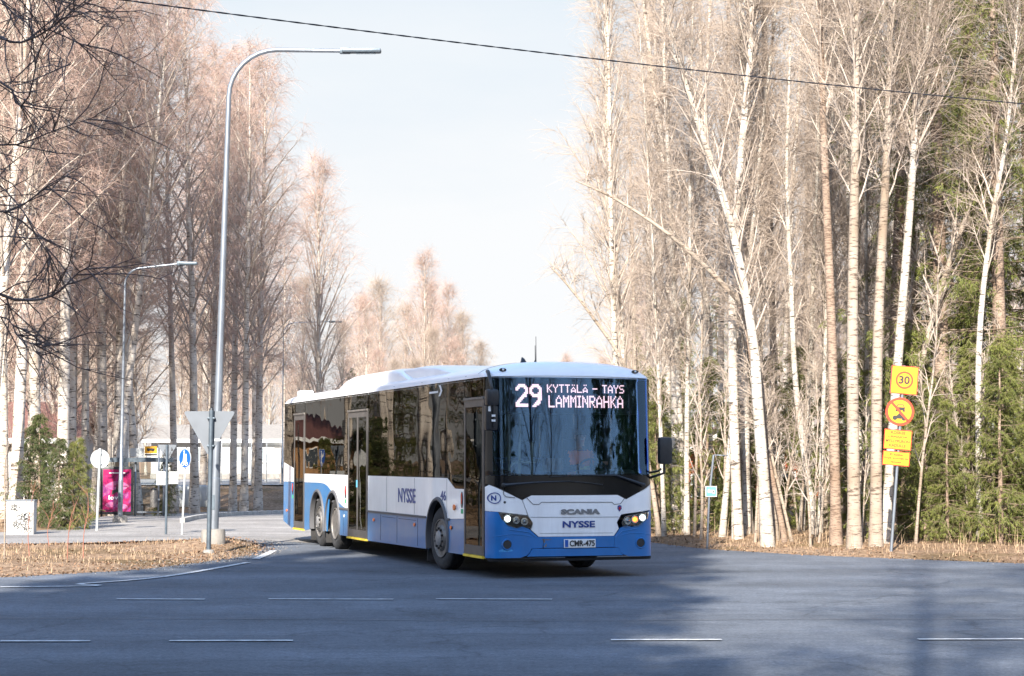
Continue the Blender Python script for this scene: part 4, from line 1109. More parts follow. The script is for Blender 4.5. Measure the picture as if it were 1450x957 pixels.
patch("door_sticker", [(7.96, 1.20), (8.06, 1.20), (8.06, 1.33), (7.96, 1.33)], M['sign_paleblue'], m_door, refine=False, thick=0.002, off=0.014)
patch("window_arrow", [(3.22, 2.735), (2.72, 2.735), (2.72, 2.765), (3.22, 2.765)], M['white_plain'], m_door, refine=False, thick=0.002, off=0.003)
patch("window_arrow", [(2.60, 2.68), (2.70, 2.68), (2.58, 2.76), (2.68, 2.85), (2.58, 2.85), (2.48, 2.76)], M['white_plain'], m_door, refine=False, thick=0.002, off=0.003)
for y in (2.23, 5.9, 4.1):
    one("panel_seam", M['rail'], bus, ((-HW - 0.0005, y, 1.11), (0.004, 0.007, 0.58)))
for y in (3.9, 5.2, 6.3, 9.1):
    one("panel_seam", M['underbody'], bus, ((-HW - 0.0005, y, 0.535), (0.004, 0.008, 0.44)))
for y0_h, y1_h in ((4.0, 5.1), (5.3, 6.2)):
    one("skirt_hatch_edge", M['underbody'], bus, ((-HW - 0.0005, (y0_h + y1_h) / 2, 0.72), (0.004, y1_h - y0_h, 0.006)))

# ---- the driver: one continuous body grown over a seated skeleton
def skin_body(name, verts, edges, radii, mat, parent=None, root=0):
    me = bpy.data.meshes.new(name); me.from_pydata(verts, edges, [])
    o = bpy.data.objects.new(name, me); COL.objects.link(o)
    o.modifiers.new("skin", 'SKIN'); s2 = o.modifiers.new("sub", 'SUBSURF'); s2.levels = 2; s2.render_levels = 2
    for i, r in enumerate(radii):
        sv = me.skin_vertices[0].data[i]; sv.radius = (r[0], r[1]) if isinstance(r, tuple) else (r, r); sv.use_root = (i == root)
    bpy.context.view_layer.update()
    ev = o.evaluated_get(bpy.context.evaluated_depsgraph_get())
    m2 = bpy.data.meshes.new_from_object(ev); bpy.data.objects.remove(o)
    m2.materials.clear(); m2.materials.append(mat)
    m2.polygons.foreach_set('use_smooth', [True] * len(m2.polygons))
    return link_mesh(name, m2, parent)
Bm = Matrix.Translation(bus.location) @ Matrix.Rotation(BYAW, 4, 'Z')
drv = empty("person", tuple(Bm @ Vector((0.68, 1.66, 1.28))), BYAW, "driver in dark sleeves and orange safety vest seated behind the bus windscreen", "person")
bv = [(0, 0.02, 0.10), (0, 0.06, 0.28), (0, 0.06, 0.45), (0, 0.03, 0.56), (0, 0.0, 0.64), (0, -0.02, 0.72), (0, -0.03, 0.80),
      (-0.17, 0.04, 0.50), (-0.27, -0.10, 0.27), (-0.18, -0.40, 0.30), (-0.17, -0.47, 0.33), (0.17, 0.04, 0.50), (0.30, -0.08, 0.29), (0.24, -0.36, 0.34), (0.23, -0.44, 0.37),
      (-0.10, -0.02, 0.06), (-0.13, -0.42, 0.02), (-0.13, -0.52, -0.38), (-0.13, -0.66, -0.44), (0.10, -0.02, 0.06), (0.13, -0.42, 0.02), (0.13, -0.52, -0.38), (0.13, -0.66, -0.44)]
be = [(0, 1), (1, 2), (2, 3), (3, 4), (4, 5), (5, 6), (2, 7), (7, 8), (8, 9), (9, 10), (2, 11), (11, 12), (12, 13), (13, 14), (0, 15), (15, 16), (16, 17), (17, 18), (0, 19), (19, 20), (20, 21), (21, 22)]
br = [(.15, .12), (.15, .11), (.15, .10), .065, .055, (.075, .09), (.07, .085), .065, .05, .038, (.042, .018), .065, .05, .038, (.042, .018), .09, .065, .045, .04, .09, .065, .045, .04]
bd = skin_body("body", bv, be, br, M['skin'], drv)
def inflate(obj, name, mat, test, d):
    bm = bmesh.new(); bm.from_mesh(obj.data)
    bm.normal_update()
    for v in bm.verts: v.co += v.normal * d
    bmesh.ops.delete(bm, geom=[f for f in bm.faces if not test(f.calc_center_median())], context='FACES')
    me = bpy.data.meshes.new(name); bm.to_mesh(me); bm.free(); me.materials.clear(); me.materials.append(mat)
    return link_mesh(name, me, drv)
inflate(bd, "jacket", M['dark_cloth'], lambda c: c.z < 0.57 and c.y > -0.40 and c.z > 0.12, 0.012)
inflate(bd, "trousers", M['dark_cloth'], lambda c: c.z < 0.14 and c.z > -0.36, 0.012)
inflate(bd, "safety_vest", M['vest'], lambda c: 0.13 < c.z < 0.55 and abs(c.x) < 0.2 and c.y > -0.2, 0.022)
inflate(bd, "reflective_band", M['vest_band'], lambda c: 0.24 < c.z < 0.30 and abs(c.x) < 0.2 and c.y > -0.2, 0.028)
inflate(bd, "shoe", M['black_plastic'], lambda c: c.z < -0.37, 0.014)
inflate(bd, "hair", M['hair'], lambda c: c.z > 0.70 and (c.y > -0.045 or c.z > 0.84), 0.014)
for hx, hy, hz_, sg in ((-0.17, -0.47, 0.33, -1), (0.23, -0.44, 0.37, 1)):
    for k in range(4):
        o_ = -0.03 + k * 0.02
        MB().tube([(hx + o_, hy - 0.0, hz_), (hx + o_, hy - 0.045, hz_ + 0.015), (hx + o_, hy - 0.06, hz_ - 0.015), (hx + o_, hy - 0.035, hz_ - 0.035)], [0.010, 0.009, 0.009, 0.007], 7).build("finger", M['skin'], drv)
    MB().tube([(hx - sg * 0.03, hy + 0.03, hz_), (hx - sg * 0.06, hy - 0.01, hz_ + 0.01), (hx - sg * 0.055, hy - 0.04, hz_ - 0.005)], [0.012, 0.011, 0.008], 7).build("thumb", M['skin'], drv)
# face
mfc = MB().tube([(0, -0.115, 0.785), (0, -0.135, 0.75), (0, -0.118, 0.735)], [0.008, 0.016, 0.01], 8); mfc.build("nose", M['skin'], drv)
MB().tube([(-0.025, -0.108, 0.705), (0, -0.116, 0.702), (0.025, -0.108, 0.705)], [0.004, 0.007, 0.004], 6).build("mouth", M['red_lens'], drv)
for sx in (-1, 1):
    MB().lathe([(-0.008, 0.001), (-0.004, 0.008), (0.0, 0.010)], (sx * 0.032, -0.100, 0.775), 'Y', 10).build("eye", M['black_plastic'], drv)
    MB().box((sx * 0.082, -0.02, 0.765), (0.015, 0.035, 0.06), bevel=0.007).build("ear", M['skin'], drv)

# ================================================================== STREET FURNITURE
def post(name, p0, p1, r, mat, parent, n=12):
    return MB().tube([p0, p1], r, n).build(name, mat, parent)
def rel(o, v): return Vector(v) - Vector(o)

def lamp_post(px_base, Y, height, arm, lean=0.0, r0=0.09, r1=0.05, label="", base_r=0.0, headlen=0.75, bend=0.9, armdir=(1, 0, 0), rise=0.05):
    x = X_at(px_base, Y); z = gz(x, Y)
    t = empty("street_lamp", (x, Y, z), 0, label, "street lamp", "grey steel street lamps along the side road")
    d = Vector(armdir).normalized(); H = height - bend
    pts = [Vector((lean * (h / height), 0, h)) for h in (0.0, 1.2, 1.21, H * 0.5, H)]
    rr = [r0 * 1.15, r0 * 1.15, r0, (r0 + r1) / 2, r1 * 1.05]
    top = pts[-1]
    for k in range(1, 9):
        a = math.pi / 2 * k / 8
        pts.append(top + d * (bend * (1 - math.cos(a))) + Vector((lean * 0.1 * k / 8, 0, bend * math.sin(a)))); rr.append(r1)
    e = pts[-1] + d * (arm - bend) + Vector((0, 0, rise)); pts.append(e); rr.append(r1 * 0.85)
    MB().tube(pts, rr, 16).build("pole", M['galv'], t)
    m = MB().box((0, 0, 0), (headlen, 0.20, 0.085), bevel=0.035).box((-headlen * 0.42, 0, 0.0), (0.22, 0.10, 0.12), bevel=0.03)
    hd = m.build("lamp_head", M['galv_dark'], t, e + d * (headlen * 0.45))
    MB().box((0.08, 0, -0.046), (headlen * 0.5, 0.15, 0.012)).build("lamp_glass", M['glass_clear'], hd)
    if base_r:
        MB().lathe([(-0.1, base_r), (0.18, base_r), (0.24, base_r * 0.92), (0.25, 0.1)], (0, 0, 0), 'Z', 24).build("concrete_foot", M['concrete'], t)
    MB().box((0, -r0 * 1.16, 0.75), (0.07, 0.01, 0.28)).build("access_hatch", M['galv_dark'], t)
    return t
lamp_post(303, 36.9, 9.40, 2.18, lean=0.24, r0=0.080, r1=0.045, base_r=0.23, label="tall curved street lamp rising from a round concrete foot behind the triangular sign", rise=-0.02)
lamp_post(171, 53.0, 7.0, 1.5, lean=0.06, r0=0.058, r1=0.030, label="shorter street lamp crossing in front of the pink bus stop poster", headlen=0.5, bend=0.45, rise=0.12, base_r=0.2)
lamp_post(400, 98.0, 8.2, 2.4, lean=0.0, r0=0.05, r1=0.025, label="distant street lamp just left of the rear of the bus", headlen=0.6, bend=0.6)
lamp_post(500, 150.0, 8.5, 2.4, lean=0.0, r0=0.05, r1=0.025, label="farthest street lamp seen thinly above the roof of the bus", headlen=0.6, bend=0.6)

# ---- triangular sign seen from behind
sx_, sy_ = X_at(300, 35.2) - 0.06, 35.2; sz_ = gz(sx_, sy_)
t = empty("give_way_sign", (sx_, sy_, sz_), 0.0, "large triangular traffic sign seen from behind on a dark post at the verge tip", "traffic sign")
s = 2.55
hh = 0.79; ww = 0.91
tri = [(-ww / 2 + 0.03, s), (ww / 2 - 0.03, s), (ww / 2, s - 0.02), (ww / 2 - 0.012, s - 0.06), (0.035, s - hh + 0.02), (0, s - hh), (-0.035, s - hh + 0.02), (-ww / 2 + 0.012, s - 0.06), (-ww / 2, s - 0.02)]
m = MB().prism(tri, 0.0, 0.018, f=lambda u, v, w: (u, 0.05 + w, v)); m.build("sign_plate", M['sign_back'], t)
MB().prism([(u * 0.97, s - 0.011 + (v - s) * 0.97) for u, v in tri], 0.019, 0.023, f=lambda u, v, w: (u, 0.05 + w, v)).build("sign_face", M['sign_yellow'], t)
MB().tube([(0.015, 0, -0.1), (0.045, 0, s + 0.02)], 0.042, 14).build("post", M['galv_dark'], t)
MB().lathe([(0, 0.045), (0.03, 0.04), (0.04, 0.001)], (0.045, 0, s + 0.02), 'Z', 12).build("post_cap", M['black_plastic'], t)
for z in (s - 0.13, s - 0.63):
    MB().box((0.04, 0.02, z), (0.14, 0.10, 0.035), bevel=0.008).build("clamp", M['galv_dark'], t)
MB().box((0.15, 0.047, s - 0.52), (0.11, 0.003, 0.035)).build("sticker", M['white_plain'], t)
MB().lathe([(-0.05, 0.12), (0.04, 0.10), (0.06, 0.045)], (0.015, 0, 0.0), 'Z', 14).build("sign_foot", M['concrete'], t)

# ---- round sign seen from behind
x, y, z = gp(138, 752); z = gz(x, y)
t = empty("round_sign", (x, y, z), 0, "small round sign seen from behind on a pale post left of the bus stop", "traffic sign")
MB().lathe([(0, 0.225), (0.012, 0.225), (0.014, 0.21), (0.016, 0.001)], (0.03, 0.035, 1.78), 'Y', 40).build("sign_plate", M['post_white'], t)
MB().tube([(-0.02, 0, -0.05), (0.035, 0, 2.03)], 0.030, 12).build("post", M['post_white'], t)
for z_ in (1.66, 1.90): MB().box((0.032, 0.012, z_), (0.09, 0.06, 0.025)).build("clamp", M['galv'], t)

# ---- junction sign pair with triangle and two rear plates
x, y, z = gp(235, 757); z = gz(x, y)
t = empty("sign_post", (x, y, z), 0, "sign post with graffiti scrawled triangle back above two white plates", "traffic sign")
post("post", (0, 0, -0.05), (0.0, 0, 2.10), 0.028, M['galv_dark'], t)
MB().prism([(-0.20, 2.10), (0.20, 2.10), (0.205, 2.07), (0.015, 1.73), (-0.015, 1.73), (-0.205, 2.07)], 0.03, 0.045, f=lambda u, v, w: (u + 0.0, w, v)).build("sign_plate", M['sign_back'], t)
mb = MB(); rs = random.Random(4)
for _ in range(7):
    a = rs.uniform(-0.12, 0.10); b = rs.uniform(1.88, 2.05)
    mb.tube([(a + rs.uniform(-.03, .03), 0.027, b - 0.06), (a + 0.02, 0.027, b + 0.02), (a + 0.05, 0.027, b - 0.05), (a + 0.02, 0.027, b - 0.03)], 0.006, 5)
mb.build("graffiti_scrawl", M['sign_black'], t)
MB().box((-0.115, 0.035, 1.34), (0.24, 0.012, 0.31)).build("back_plate", M['post_white'], t)
MB().box((0.15, 0.03, 1.35), (0.24, 0.012, 0.28), rot=-0.25).build("back_plate", M['post_white'], t)

# ---- blue path sign
x, y, z = gp(259, 757); z = gz(x, y)
t = empty("path_sign", (x, y, z), 0.0, "round blue pedestrian and cycle sign on a slim pale post", "traffic sign")
post("post", (-0.03, 0.02, -0.05), (0.05, 0.02, 1.98), 0.024, M['post_white'], t)
f = lambda u, v, w: (0.045 + u * 0.72 + w * 0.69, w * 0.72 - u * 0.69 - 0.01, v)
def ngon(cx, cz, r, n=32): return [(cx + r * math.cos(2 * math.pi * i / n), cz + r * math.sin(2 * math.pi * i / n)) for i in range(n)]
MB().prism(ngon(0, 1.79, 0.222), -0.02, -0.008, f=f).build("sign_plate", M['post_white'], t)
MB().prism(ngon(0, 1.79, 0.207), -0.026, -0.021, f=f).build("sign_face", M['sign_blue'], t)
mb = MB()
mb.prism(ngon(-0.02, 1.945, 0.022, 10), -0.030, -0.027, f=f)
mb.prism([(-0.05, 1.80), (-0.035, 1.91), (0.0, 1.92), (0.01, 1.80), (0.03, 1.70), (0.005, 1.70), (-0.02, 1.79), (-0.04, 1.70), (-0.065, 1.70)], -0.030, -0.027, f=f)
mb.prism([(0.03, 1.80), (0.04, 1.89), (0.065, 1.89), (0.07, 1.80), (0.08, 1.74), (0.06, 1.74), (0.05, 1.79), (0.035, 1.74), (0.02, 1.74)], -0.030, -0.027, f=f)
mb.build("pedestrian_symbol", M['white_plain'], t)
mb = MB()
for cx in (-0.065, 0.065):
    R = ngon(cx, 1.665, 0.045, 14)
    mb.tube([f(a, b, -0.030) for a, b in R + [R[0]]], 0.007, 5)
mb.tube([f(a, b, -0.030) for a, b in [(-0.065, 1.665), (-0.03, 1.715), (0.04, 1.715), (0.0, 1.665), (-0.03, 1.715)]], 0.007, 5)
mb.tube([f(a, b, -0.030) for a, b in [(0.065, 1.665), (0.04, 1.73), (0.06, 1.735)]], 0.007, 5)
mb.build("bicycle_symbol", M['white_plain'], t)

# ---- white utility cabinet with scrawl
x, y, z = gp(27, 757); z = gz(x, y)
t = empty("utility_cabinet", (x, y + 0.2, z - 0.02), 0.06, "white utility cabinet covered in black graffiti scrawl beside the footpath", "cabinet")
MB().box((0, 0, 0.42), (0.62, 0.35, 0.84), bevel=0.012).build("cabinet_body", M['wall_white'], t)
MB().box((0, 0, 0.855), (0.66, 0.39, 0.03), bevel=0.01).build("cabinet_lid", M['sign_back'], t)
mb = MB(); rs = random.Random(11)
for _ in range(16):
    cx, cz = rs.uniform(-0.2, 0.18), rs.uniform(0.15, 0.72); pts = []
    for k in range(14):
        a = k * 0.75 + rs.random(); r = rs.uniform(0.02, 0.09)
        pts.append((max(-.28, min(.28, cx + r * math.cos(a) + k * 0.008)), -0.178, max(0.06, min(0.80, cz + r * math.sin(a)))))
    pts = [(p[0], -0.178, p[1]) for p in smooth_pts([(q_[0], q_[2]) for q_ in pts], 3)]
    mb.tube(pts, 0.0052, 4)
mb.build("graffiti_scrawl", M['sign_black'], t)
MB().box((0.30, -0.178, 0.42), (0.006, 0.004, 0.78)).build("door_edge", M['rail'], t)

# ---- bus stop shelter with poster case
def poster_mat():
    m, nt, out = new_mat("pink_film_poster")
    N = nt.nodes.new; K = nt.links.new
    b = N("ShaderNodeBsdfPrincipled"); b.inputs['Roughness'].default_value = 0.25
    tc = N("ShaderNodeTexCoord"); n = N("ShaderNodeTexNoise"); n.inputs['Scale'].default_value = 2.6; n.inputs['Detail'].default_value = 3; n.inputs['Distortion'].default_value = 1.6
    K(tc.outputs['Object'], n.inputs['Vector'])
    r = N("ShaderNodeValToRGB"); e = r.color_ramp.elements
    e[0].position = 0.32; e[0].color = (0.07, 0.005, 0.04, 1); e[1].position = 0.68; e[1].color = (0.42, 0.12, 0.22, 1)
    for p, c in ((0.42, (0.30, 0.01, 0.09, 1)), (0.50, (0.36, 0.02, 0.09, 1)), (0.58, (0.22, 0.03, 0.18, 1))): q_ = e.new(p); q_.color = c
    K(n.outputs['Fac'], r.inputs[0]); K(r.outputs[0], b.inputs['Base Color'])
    b.inputs['Emission Color'].default_value = (0.6, 0.05, 0.2, 1); b.inputs['Emission Strength'].default_value = 0.0
    K(b.outputs[0], out.inputs[0]); return m
SY = 62.5
sx0 = X_at(142, SY); sz0 = gz(sx0 + 0.6, SY)
t = empty("bus_shelter", (sx0, SY, sz0 - 0.03), 0.10, "grey bus shelter with a flat roof standing before the birches", "bus shelter")
RH = 1.90
for px_, py_ in ((0.06, 0), (1.12, 0), (2.02, 1.3), (0.06, 1.5), (2.02, 0.0)):
    post("post", (px_, py_, 0), (px_, py_, RH), 0.035, M['galv'], t, 8)
MB().box((1.15, 0.75, RH + 0.03), (2.35, 1.75, 0.07), bevel=0.02).build("roof", M['galv'], t)
MB().box((1.15, -0.13, RH - 0.01), (2.35, 0.02, 0.14)).build("roof_fascia", M['galv_dark'], t)
for a, b in ((0.10, 1.08), (1.16, 1.98)):
    MB().box(((a + b) / 2, 1.5, 1.0), (b - a, 0.012, 1.6)).build("back_pane", M['glass_clear'], t)
MB().box((2.02, 0.65, 1.0), (0.012, 1.2, 1.6)).build("side_pane", M['glass_clear'], t)
MB().box((1.6, 1.2, 0.42), (0.8, 0.3, 0.04)).box((1.3, 1.2, 0.2), (0.04, 0.25, 0.42)).box((1.9, 1.2, 0.2), (0.04, 0.25, 0.42)).build("bench", M['wood_pole'], t)
MB().box((1.56, 0.0, 0.22), (0.85, 0.03, 0.04)).build("low_rail", M['galv'], t)
pc = empty("poster_case", (sx0 + 0.12, SY - 0.32, gz(sx0, SY - 0.3) + 0.05), 0.10, "lit style poster case showing a pink and magenta poster at the bus shelter", "poster case")
pc['label'] = "dark framed case with pink and magenta poster in front of the bus shelter"
m = MB().box((0.48, 0, 0.80), (1.02, 0.12, 1.52), bevel=0.02); m.build("case", M['black_plastic'], pc)
ps = MB().box((0, 0, 0), (0.88, 0.006, 1.34)).build("poster", poster_mat(), pc, (0.49, -0.064, 0.80))
# print on the poster
def place_text(name, s_, mat, parent, cx, y_, cz, w, h, offset=0.0):
    return letters(name, s_, mat, lambda u, v, o: (u, y_ - o, v), cx - w / 2, cx + w / 2, cz - h / 2, cz + h / 2, off=0.0, parent=parent, offset=offset, depth=0.002)
place_text("poster_lettering", "love", M['white_plain'], ps, -0.05, -0.005, -0.22, 0.42, 0.13, 0.02)
mb = MB()
for (cx, cz, rx, rz, rot) in ((-0.16, 0.20, 0.22, 0.07, 0.35), (0.18, 0.20, 0.22, 0.07, -0.35), (-0.14, 0.08, 0.18, 0.06, -0.3), (0.17, 0.08, 0.18, 0.06, 0.3), (-0.2, -0.45, 0.16, 0.08, 0.1), (0.16, -0.50, 0.2, 0.08, -0.1)):
    pg = []
    for k in range(20):
        a = 2 * math.pi * k / 20; u = rx * math.cos(a); v = rz * math.sin(a)
        pg.append((cx + u * math.cos(rot) - v * math.sin(rot), cz + u * math.sin(rot) + v * math.cos(rot)))
    mb.prism(pg, -0.0045 - 0.0005, -0.0035, f=lambda u, v, w: (u, w, v))
tag(mb.build("petal_print", pbr("pink_petals", (0.52, 0.15, 0.26), 0.4, col2=(0.30, 0.05, 0.2), vscale=5), ps), kind='stuff')
MB().prism([(-0.17, -0.14), (0.0, -0.05), (0.17, -0.14), (0.15, 0.0), (0.03, 0.03), (0.0, 0.30), (-0.04, 0.03), (-0.15, 0.0)], -0.0075, -0.0055, f=lambda u, v, w: (u, w, v)).build("dark_silhouette_print", M['sign_black'], ps)
MB().box((0, -0.0045, 0.56), (0.5, 0.002, 0.03)).build("title_print", M['white_plain'], ps)
# stop sign: yellow board with bus, on its own pole
x = X_at(219, 61.0); z = gz(x, 61.0)
t = empty("bus_stop_sign", (x, 61.0, z), 0, "yellow bus stop sign with black bus symbol on a pole at the shelter end", "bus stop sign")
post("post", (0.13, 0.0, 0), (0.13, 0.0, 2.32), 0.03, M['galv'], t, 8)
MB().box((-0.12, 0, 2.15), (0.38, 0.03, 0.22)).build("sign_plate", M['sign_yellow'], t)
MB().box((-0.12, -0.018, 2.16), (0.24, 0.006, 0.075), bevel=0.01).box((-0.19, -0.018, 2.115), (0.045, 0.006, 0.03)).box((-0.05, -0.018, 2.115), (0.045, 0.006, 0.03)).build("bus_symbol", M['sign_black'], t)
MB().box((-0.12, 0, 1.995), (0.38, 0.03, 0.05)).build("line_number_strip", M['sign_black'], t)
MB().box((-0.56, 0, 2.07), (0.42, 0.02, 0.26)).build("name_plate", M['post_white'], t)
tb = empty("litter_bin", (x + 0.02, 60.8, z), 0, "small grey litter bin fixed low on the bus stop pole", "litter bin")
MB().lathe([(0.36, 0.10), (0.37, 0.11), (0.86, 0.11), (0.90, 0.09)], (0, 0, 0), 'Z', 14).build("bin_body", M['rim'], tb)
MB().lathe([(0.90, 0.115), (0.94, 0.11), (0.98, 0.001)], (0, 0, 0), 'Z', 14).build("bin_lid", M['black_plastic'], tb)
MB().box((0.12, 0.05, 0.6), (0.14, 0.03, 0.05)).build("bracket", M['galv'], tb)
# covered trailer / wrapped load on the verge beyond
x = X_at(277, 84); z = gz(x, 84)
t = empty("glass_collection_bin", (x, 84, z), 0.2, "pale grey rounded recycling bin on the verge behind the blue path sign", "recycling bin")
for dx in (-0.45, 0.47):
    MB().box((dx, 0, 0.62), (0.88, 0.85, 0.95), bevel=0.16).build("container", M['post_white'], t)
    for q_ in (-0.3, 0.3): MB().box((dx + q_, 0, 0.09), (0.08, 0.7, 0.18)).build("leg", M['rail'], t)

# ---- right side: leaning roadworks signs
x, y, z = gp(1257, 786.5); z = gz(x, y)
t = empty("roadworks_sign", (x + 0.05, y, z - 0.09), -0.04, "leaning post with four orange yellow signs, speed limit 30 on top", "traffic sign")
lean = 0.085
def sp(u, v, w): return (u + v * lean, w, v - u * lean)
post("post", (0, 0.03, -0.1), (3.40 * lean, 0.03, 3.40), 0.028, M['galv'], t)
sc1 = 1 / 79.0
def plate(cu, cv, w, h, face, bord, nm, parent):
    p_ = MB().box((0, 0, 0), (0.001, 0.001, 0.001)); p_ = MB()
    p_.prism([(cu - w / 2, cv - h / 2), (cu + w / 2, cv - h / 2), (cu + w / 2, cv + h / 2), (cu - w / 2, cv + h / 2)], -0.012, 0.0, f=sp); o = p_.build(nm, bord, parent)
    e = 0.014
    MB().prism([(cu - w / 2 + e, cv - h / 2 + e), (cu + w / 2 - e, cv - h / 2 + e), (cu + w / 2 - e, cv + h / 2 - e), (cu - w / 2 + e, cv + h / 2 - e)], -0.016, -0.0125, f=sp).build("sign_face", face, o)
    return o
o = plate(0.015, 3.14, 0.475, 0.50, M['sign_orange'], M['sign_red'], "speed_limit_plate", t)
MB().prism([(-0.225, 2.89), (0.255, 2.89), (0.255, 3.39), (-0.225, 3.39)], 0.001, 0.05, f=sp).build("plate_frame", M['galv_dark'], o)
def sring(cu, cv, r, w, mat, nm, par, y_=-0.019):
    vs = []; fs = []; n = 36
    for i in range(n):
        a = 2 * math.pi * i / n
        for rr in (r, r - w):
            for o_ in (0, -0.004): vs.append(sp(cu + rr * math.cos(a), cv + rr * math.sin(a), y_ + o_))
    for i in range(n):
        j = (i + 1) % n
        for a, b in ((0, 1), (1, 3), (3, 2), (2, 0)): fs.append((i * 4 + a, i * 4 + b, j * 4 + b, j * 4 + a))
    return MB().add(vs, fs).build(nm, mat, par)
sring(0.015, 3.14, 0.155, 0.030, M['sign_red'], "red_ring", o, -0.017)
letters("speed_number", "30", M['sign_black'], lambda u, v, w: sp(u, v, -w), -0.085, 0.110, 3.07, 3.215, off=0.018, parent=o, offset=0.03, depth=0.003)
o = MB().prism(ngon(-0.025, 2.575, 0.252, 40), -0.012, 0.0, f=sp).build("ban_plate", M['sign_red'], t)
MB().prism(ngon(-0.025, 2.575, 0.205, 40), -0.017, -0.0125, f=sp).build("sign_face", M['sign_yellow'], o)
MB().prism([(-0.10, 2.60), (0.06, 2.60), (0.06, 2.65), (0.03, 2.71), (-0.07, 2.71), (-0.10, 2.65)], -0.021, -0.0175, f=sp).build("car_symbol", M['sign_black'], o)
MB().prism([(-0.075, 2.655), (0.035, 2.655), (0.02, 2.695), (-0.06, 2.695)], -0.024, -0.0215, f=sp).build("car_window_print", M['sign_yellow'], o)
for u in (-0.085, 0.045): MB().prism([(u - 0.018, 2.575), (u + 0.018, 2.575), (u + 0.018, 2.60), (u - 0.018, 2.60)], -0.021, -0.0175, f=sp).build("car_wheel_print", M['sign_black'], o)
mb = MB().prism(ngon(-0.105, 2.46, 0.042, 14), -0.021, -0.0175, f=sp).prism(ngon(0.055, 2.46, 0.042, 14), -0.021, -0.0175, f=sp).prism([(-0.11, 2.47), (-0.06, 2.52), (-0.03, 2.555), (0.0, 2.54), (0.05, 2.52), (0.06, 2.47), (0.0, 2.45), (-0.06, 2.45)], -0.0215, -0.0172, f=sp)
mb.build("motorcycle_symbol", M['sign_black'], o)
a_ = 2.355; c45 = math.cos(math.radians(45))
MB().prism([(-0.025 - 0.165, 2.575 + 0.135), (-0.025 - 0.135, 2.575 + 0.165), (-0.025 + 0.165, 2.575 - 0.135), (-0.025 + 0.135, 2.575 - 0.165)], -0.026, -0.0225, f=sp).build("red_bar", M['sign_red'], o)
o = plate(-0.025, 2.075, 0.485, 0.35, M['sign_orange'], M['sign_red'], "text_plate", t)
for k, w_ in enumerate(("KOSKEE", "LÄPIAJOA", "MYLLYPURON", "KADULLE")):
    ww_ = 0.042 * len(w_)
    letters("sign_lettering", w_, M['sign_brown'], lambda u, v, w: sp(u, v, -w), -0.025 - ww_ / 2, -0.025 + ww_ / 2, 2.175 - k * 0.076, 2.225 - k * 0.076, off=0.017, parent=o, offset=0.02, depth=0.003)
o = plate(-0.03, 1.74, 0.475, 0.25, M['sign_orange'], M['sign_red'], "text_plate", t)
for k, w_ in enumerate(("Ei koske", "linja-autoja ja", "takseja")):
    ww_ = 0.028 * len(w_)
    letters("sign_lettering", w_, M['sign_brown'], lambda u, v, w: sp(u, v, -w), -0.03 - ww_ / 2, -0.03 + ww_ / 2, 1.79 - k * 0.068, 1.835 - k * 0.068, off=0.017, parent=o, offset=0.015, depth=0.003)
for v in (3.2, 2.6, 2.1, 1.75): MB().box(sp(0, v, 0.02), (0.09, 0.05, 0.025)).build("clamp", M['galv_dark'], t)

# ---- small leaning pole with blue plate and a bent arm
x, y, z = gp(1001, 776); z = gz(x, y)
t = empty("parking_sign", (x, y, z), 0, "slim leaning pole with small pale blue sign right of the bus mirror", "traffic sign")
MB().tube([(0, 0, -0.1), (0.05, 0, 1.0), (0.14, 0, 1.80)], 0.023, 10).build("post", M['galv'], t)
MB().tube([(0.14, 0, 1.80), (0.42, 0.0, 1.79)], 0.010, 8).build("arm", M['galv'], t)
MB().box((0.085, -0.03, 1.10), (0.215, 0.012, 0.20)).build("sign_plate", M['white_plain'], t)
MB().box((0.085, -0.038, 1.10), (0.195, 0.004, 0.18)).build("sign_face", M['sign_paleblue'], t)
mb = MB().box((0.085, -0.042, 1.10), (0.13, 0.003, 0.05), bevel=0.001).box((0.04, -0.042, 1.125), (0.03, 0.003, 0.04)).box((0.13, -0.042, 1.085), (0.03, 0.003, 0.05))
mb.build("symbol", M['white_plain'], t)

# ---- overhead cable between two wooden poles outside the picture
A = at(60, -12, 22.0); B = at(1450, 152, 30.0)
dirv = (B - A)
A2 = A - dirv * 0.55; B2 = B + dirv * 0.45
pts = []
for k in range(61):
    q_ = A2.lerp(B2, k / 60); tt = k / 60; q_.z -= 1.1 * 4 * tt * (1 - tt) * 0.25; pts.append(q_)
off_ = 1.1 * 4 * 0.5 * 0.5 * 0.25 * 0.9
for p_ in pts: p_.z += off_
cb = MB()
for ph in (0, math.pi):
    pp_ = []
    for k in range(len(pts) * 6 - 6):
        a = pts[k // 6]; b = pts[k // 6 + 1]; q_ = a.lerp(b, (k % 6) / 6.0)
        pp_.append(q_ + Vector((0, math.cos(k * 1.1 + ph), math.sin(k * 1.1 + ph))) * 0.005)
    cb.tube(pp_, 0.006, 5)
tag(cb.build("overhead_cable", M['cable']), "black twisted overhead cable slanting down across the sky to the right", "cable")
for nm, P0, lb in (("a", pts[0], "leftmost wooden utility pole carrying the overhead cable"), ("b", pts[-1], "rightmost wooden utility pole carrying the overhead cable")):
    o = empty("utility_pole", (P0.x, P0.y, 0), 0, lb, "utility pole")
    MB().tube([(0, 0, -0.3), (0, 0, P0.z + 0.6)], [0.15, 0.10], 12).build("pole", M['wood_pole'], o)
    MB().box((0, 0, P0.z), (0.2, 0.25, 0.1)).build("bracket", M['galv_dark'], o)

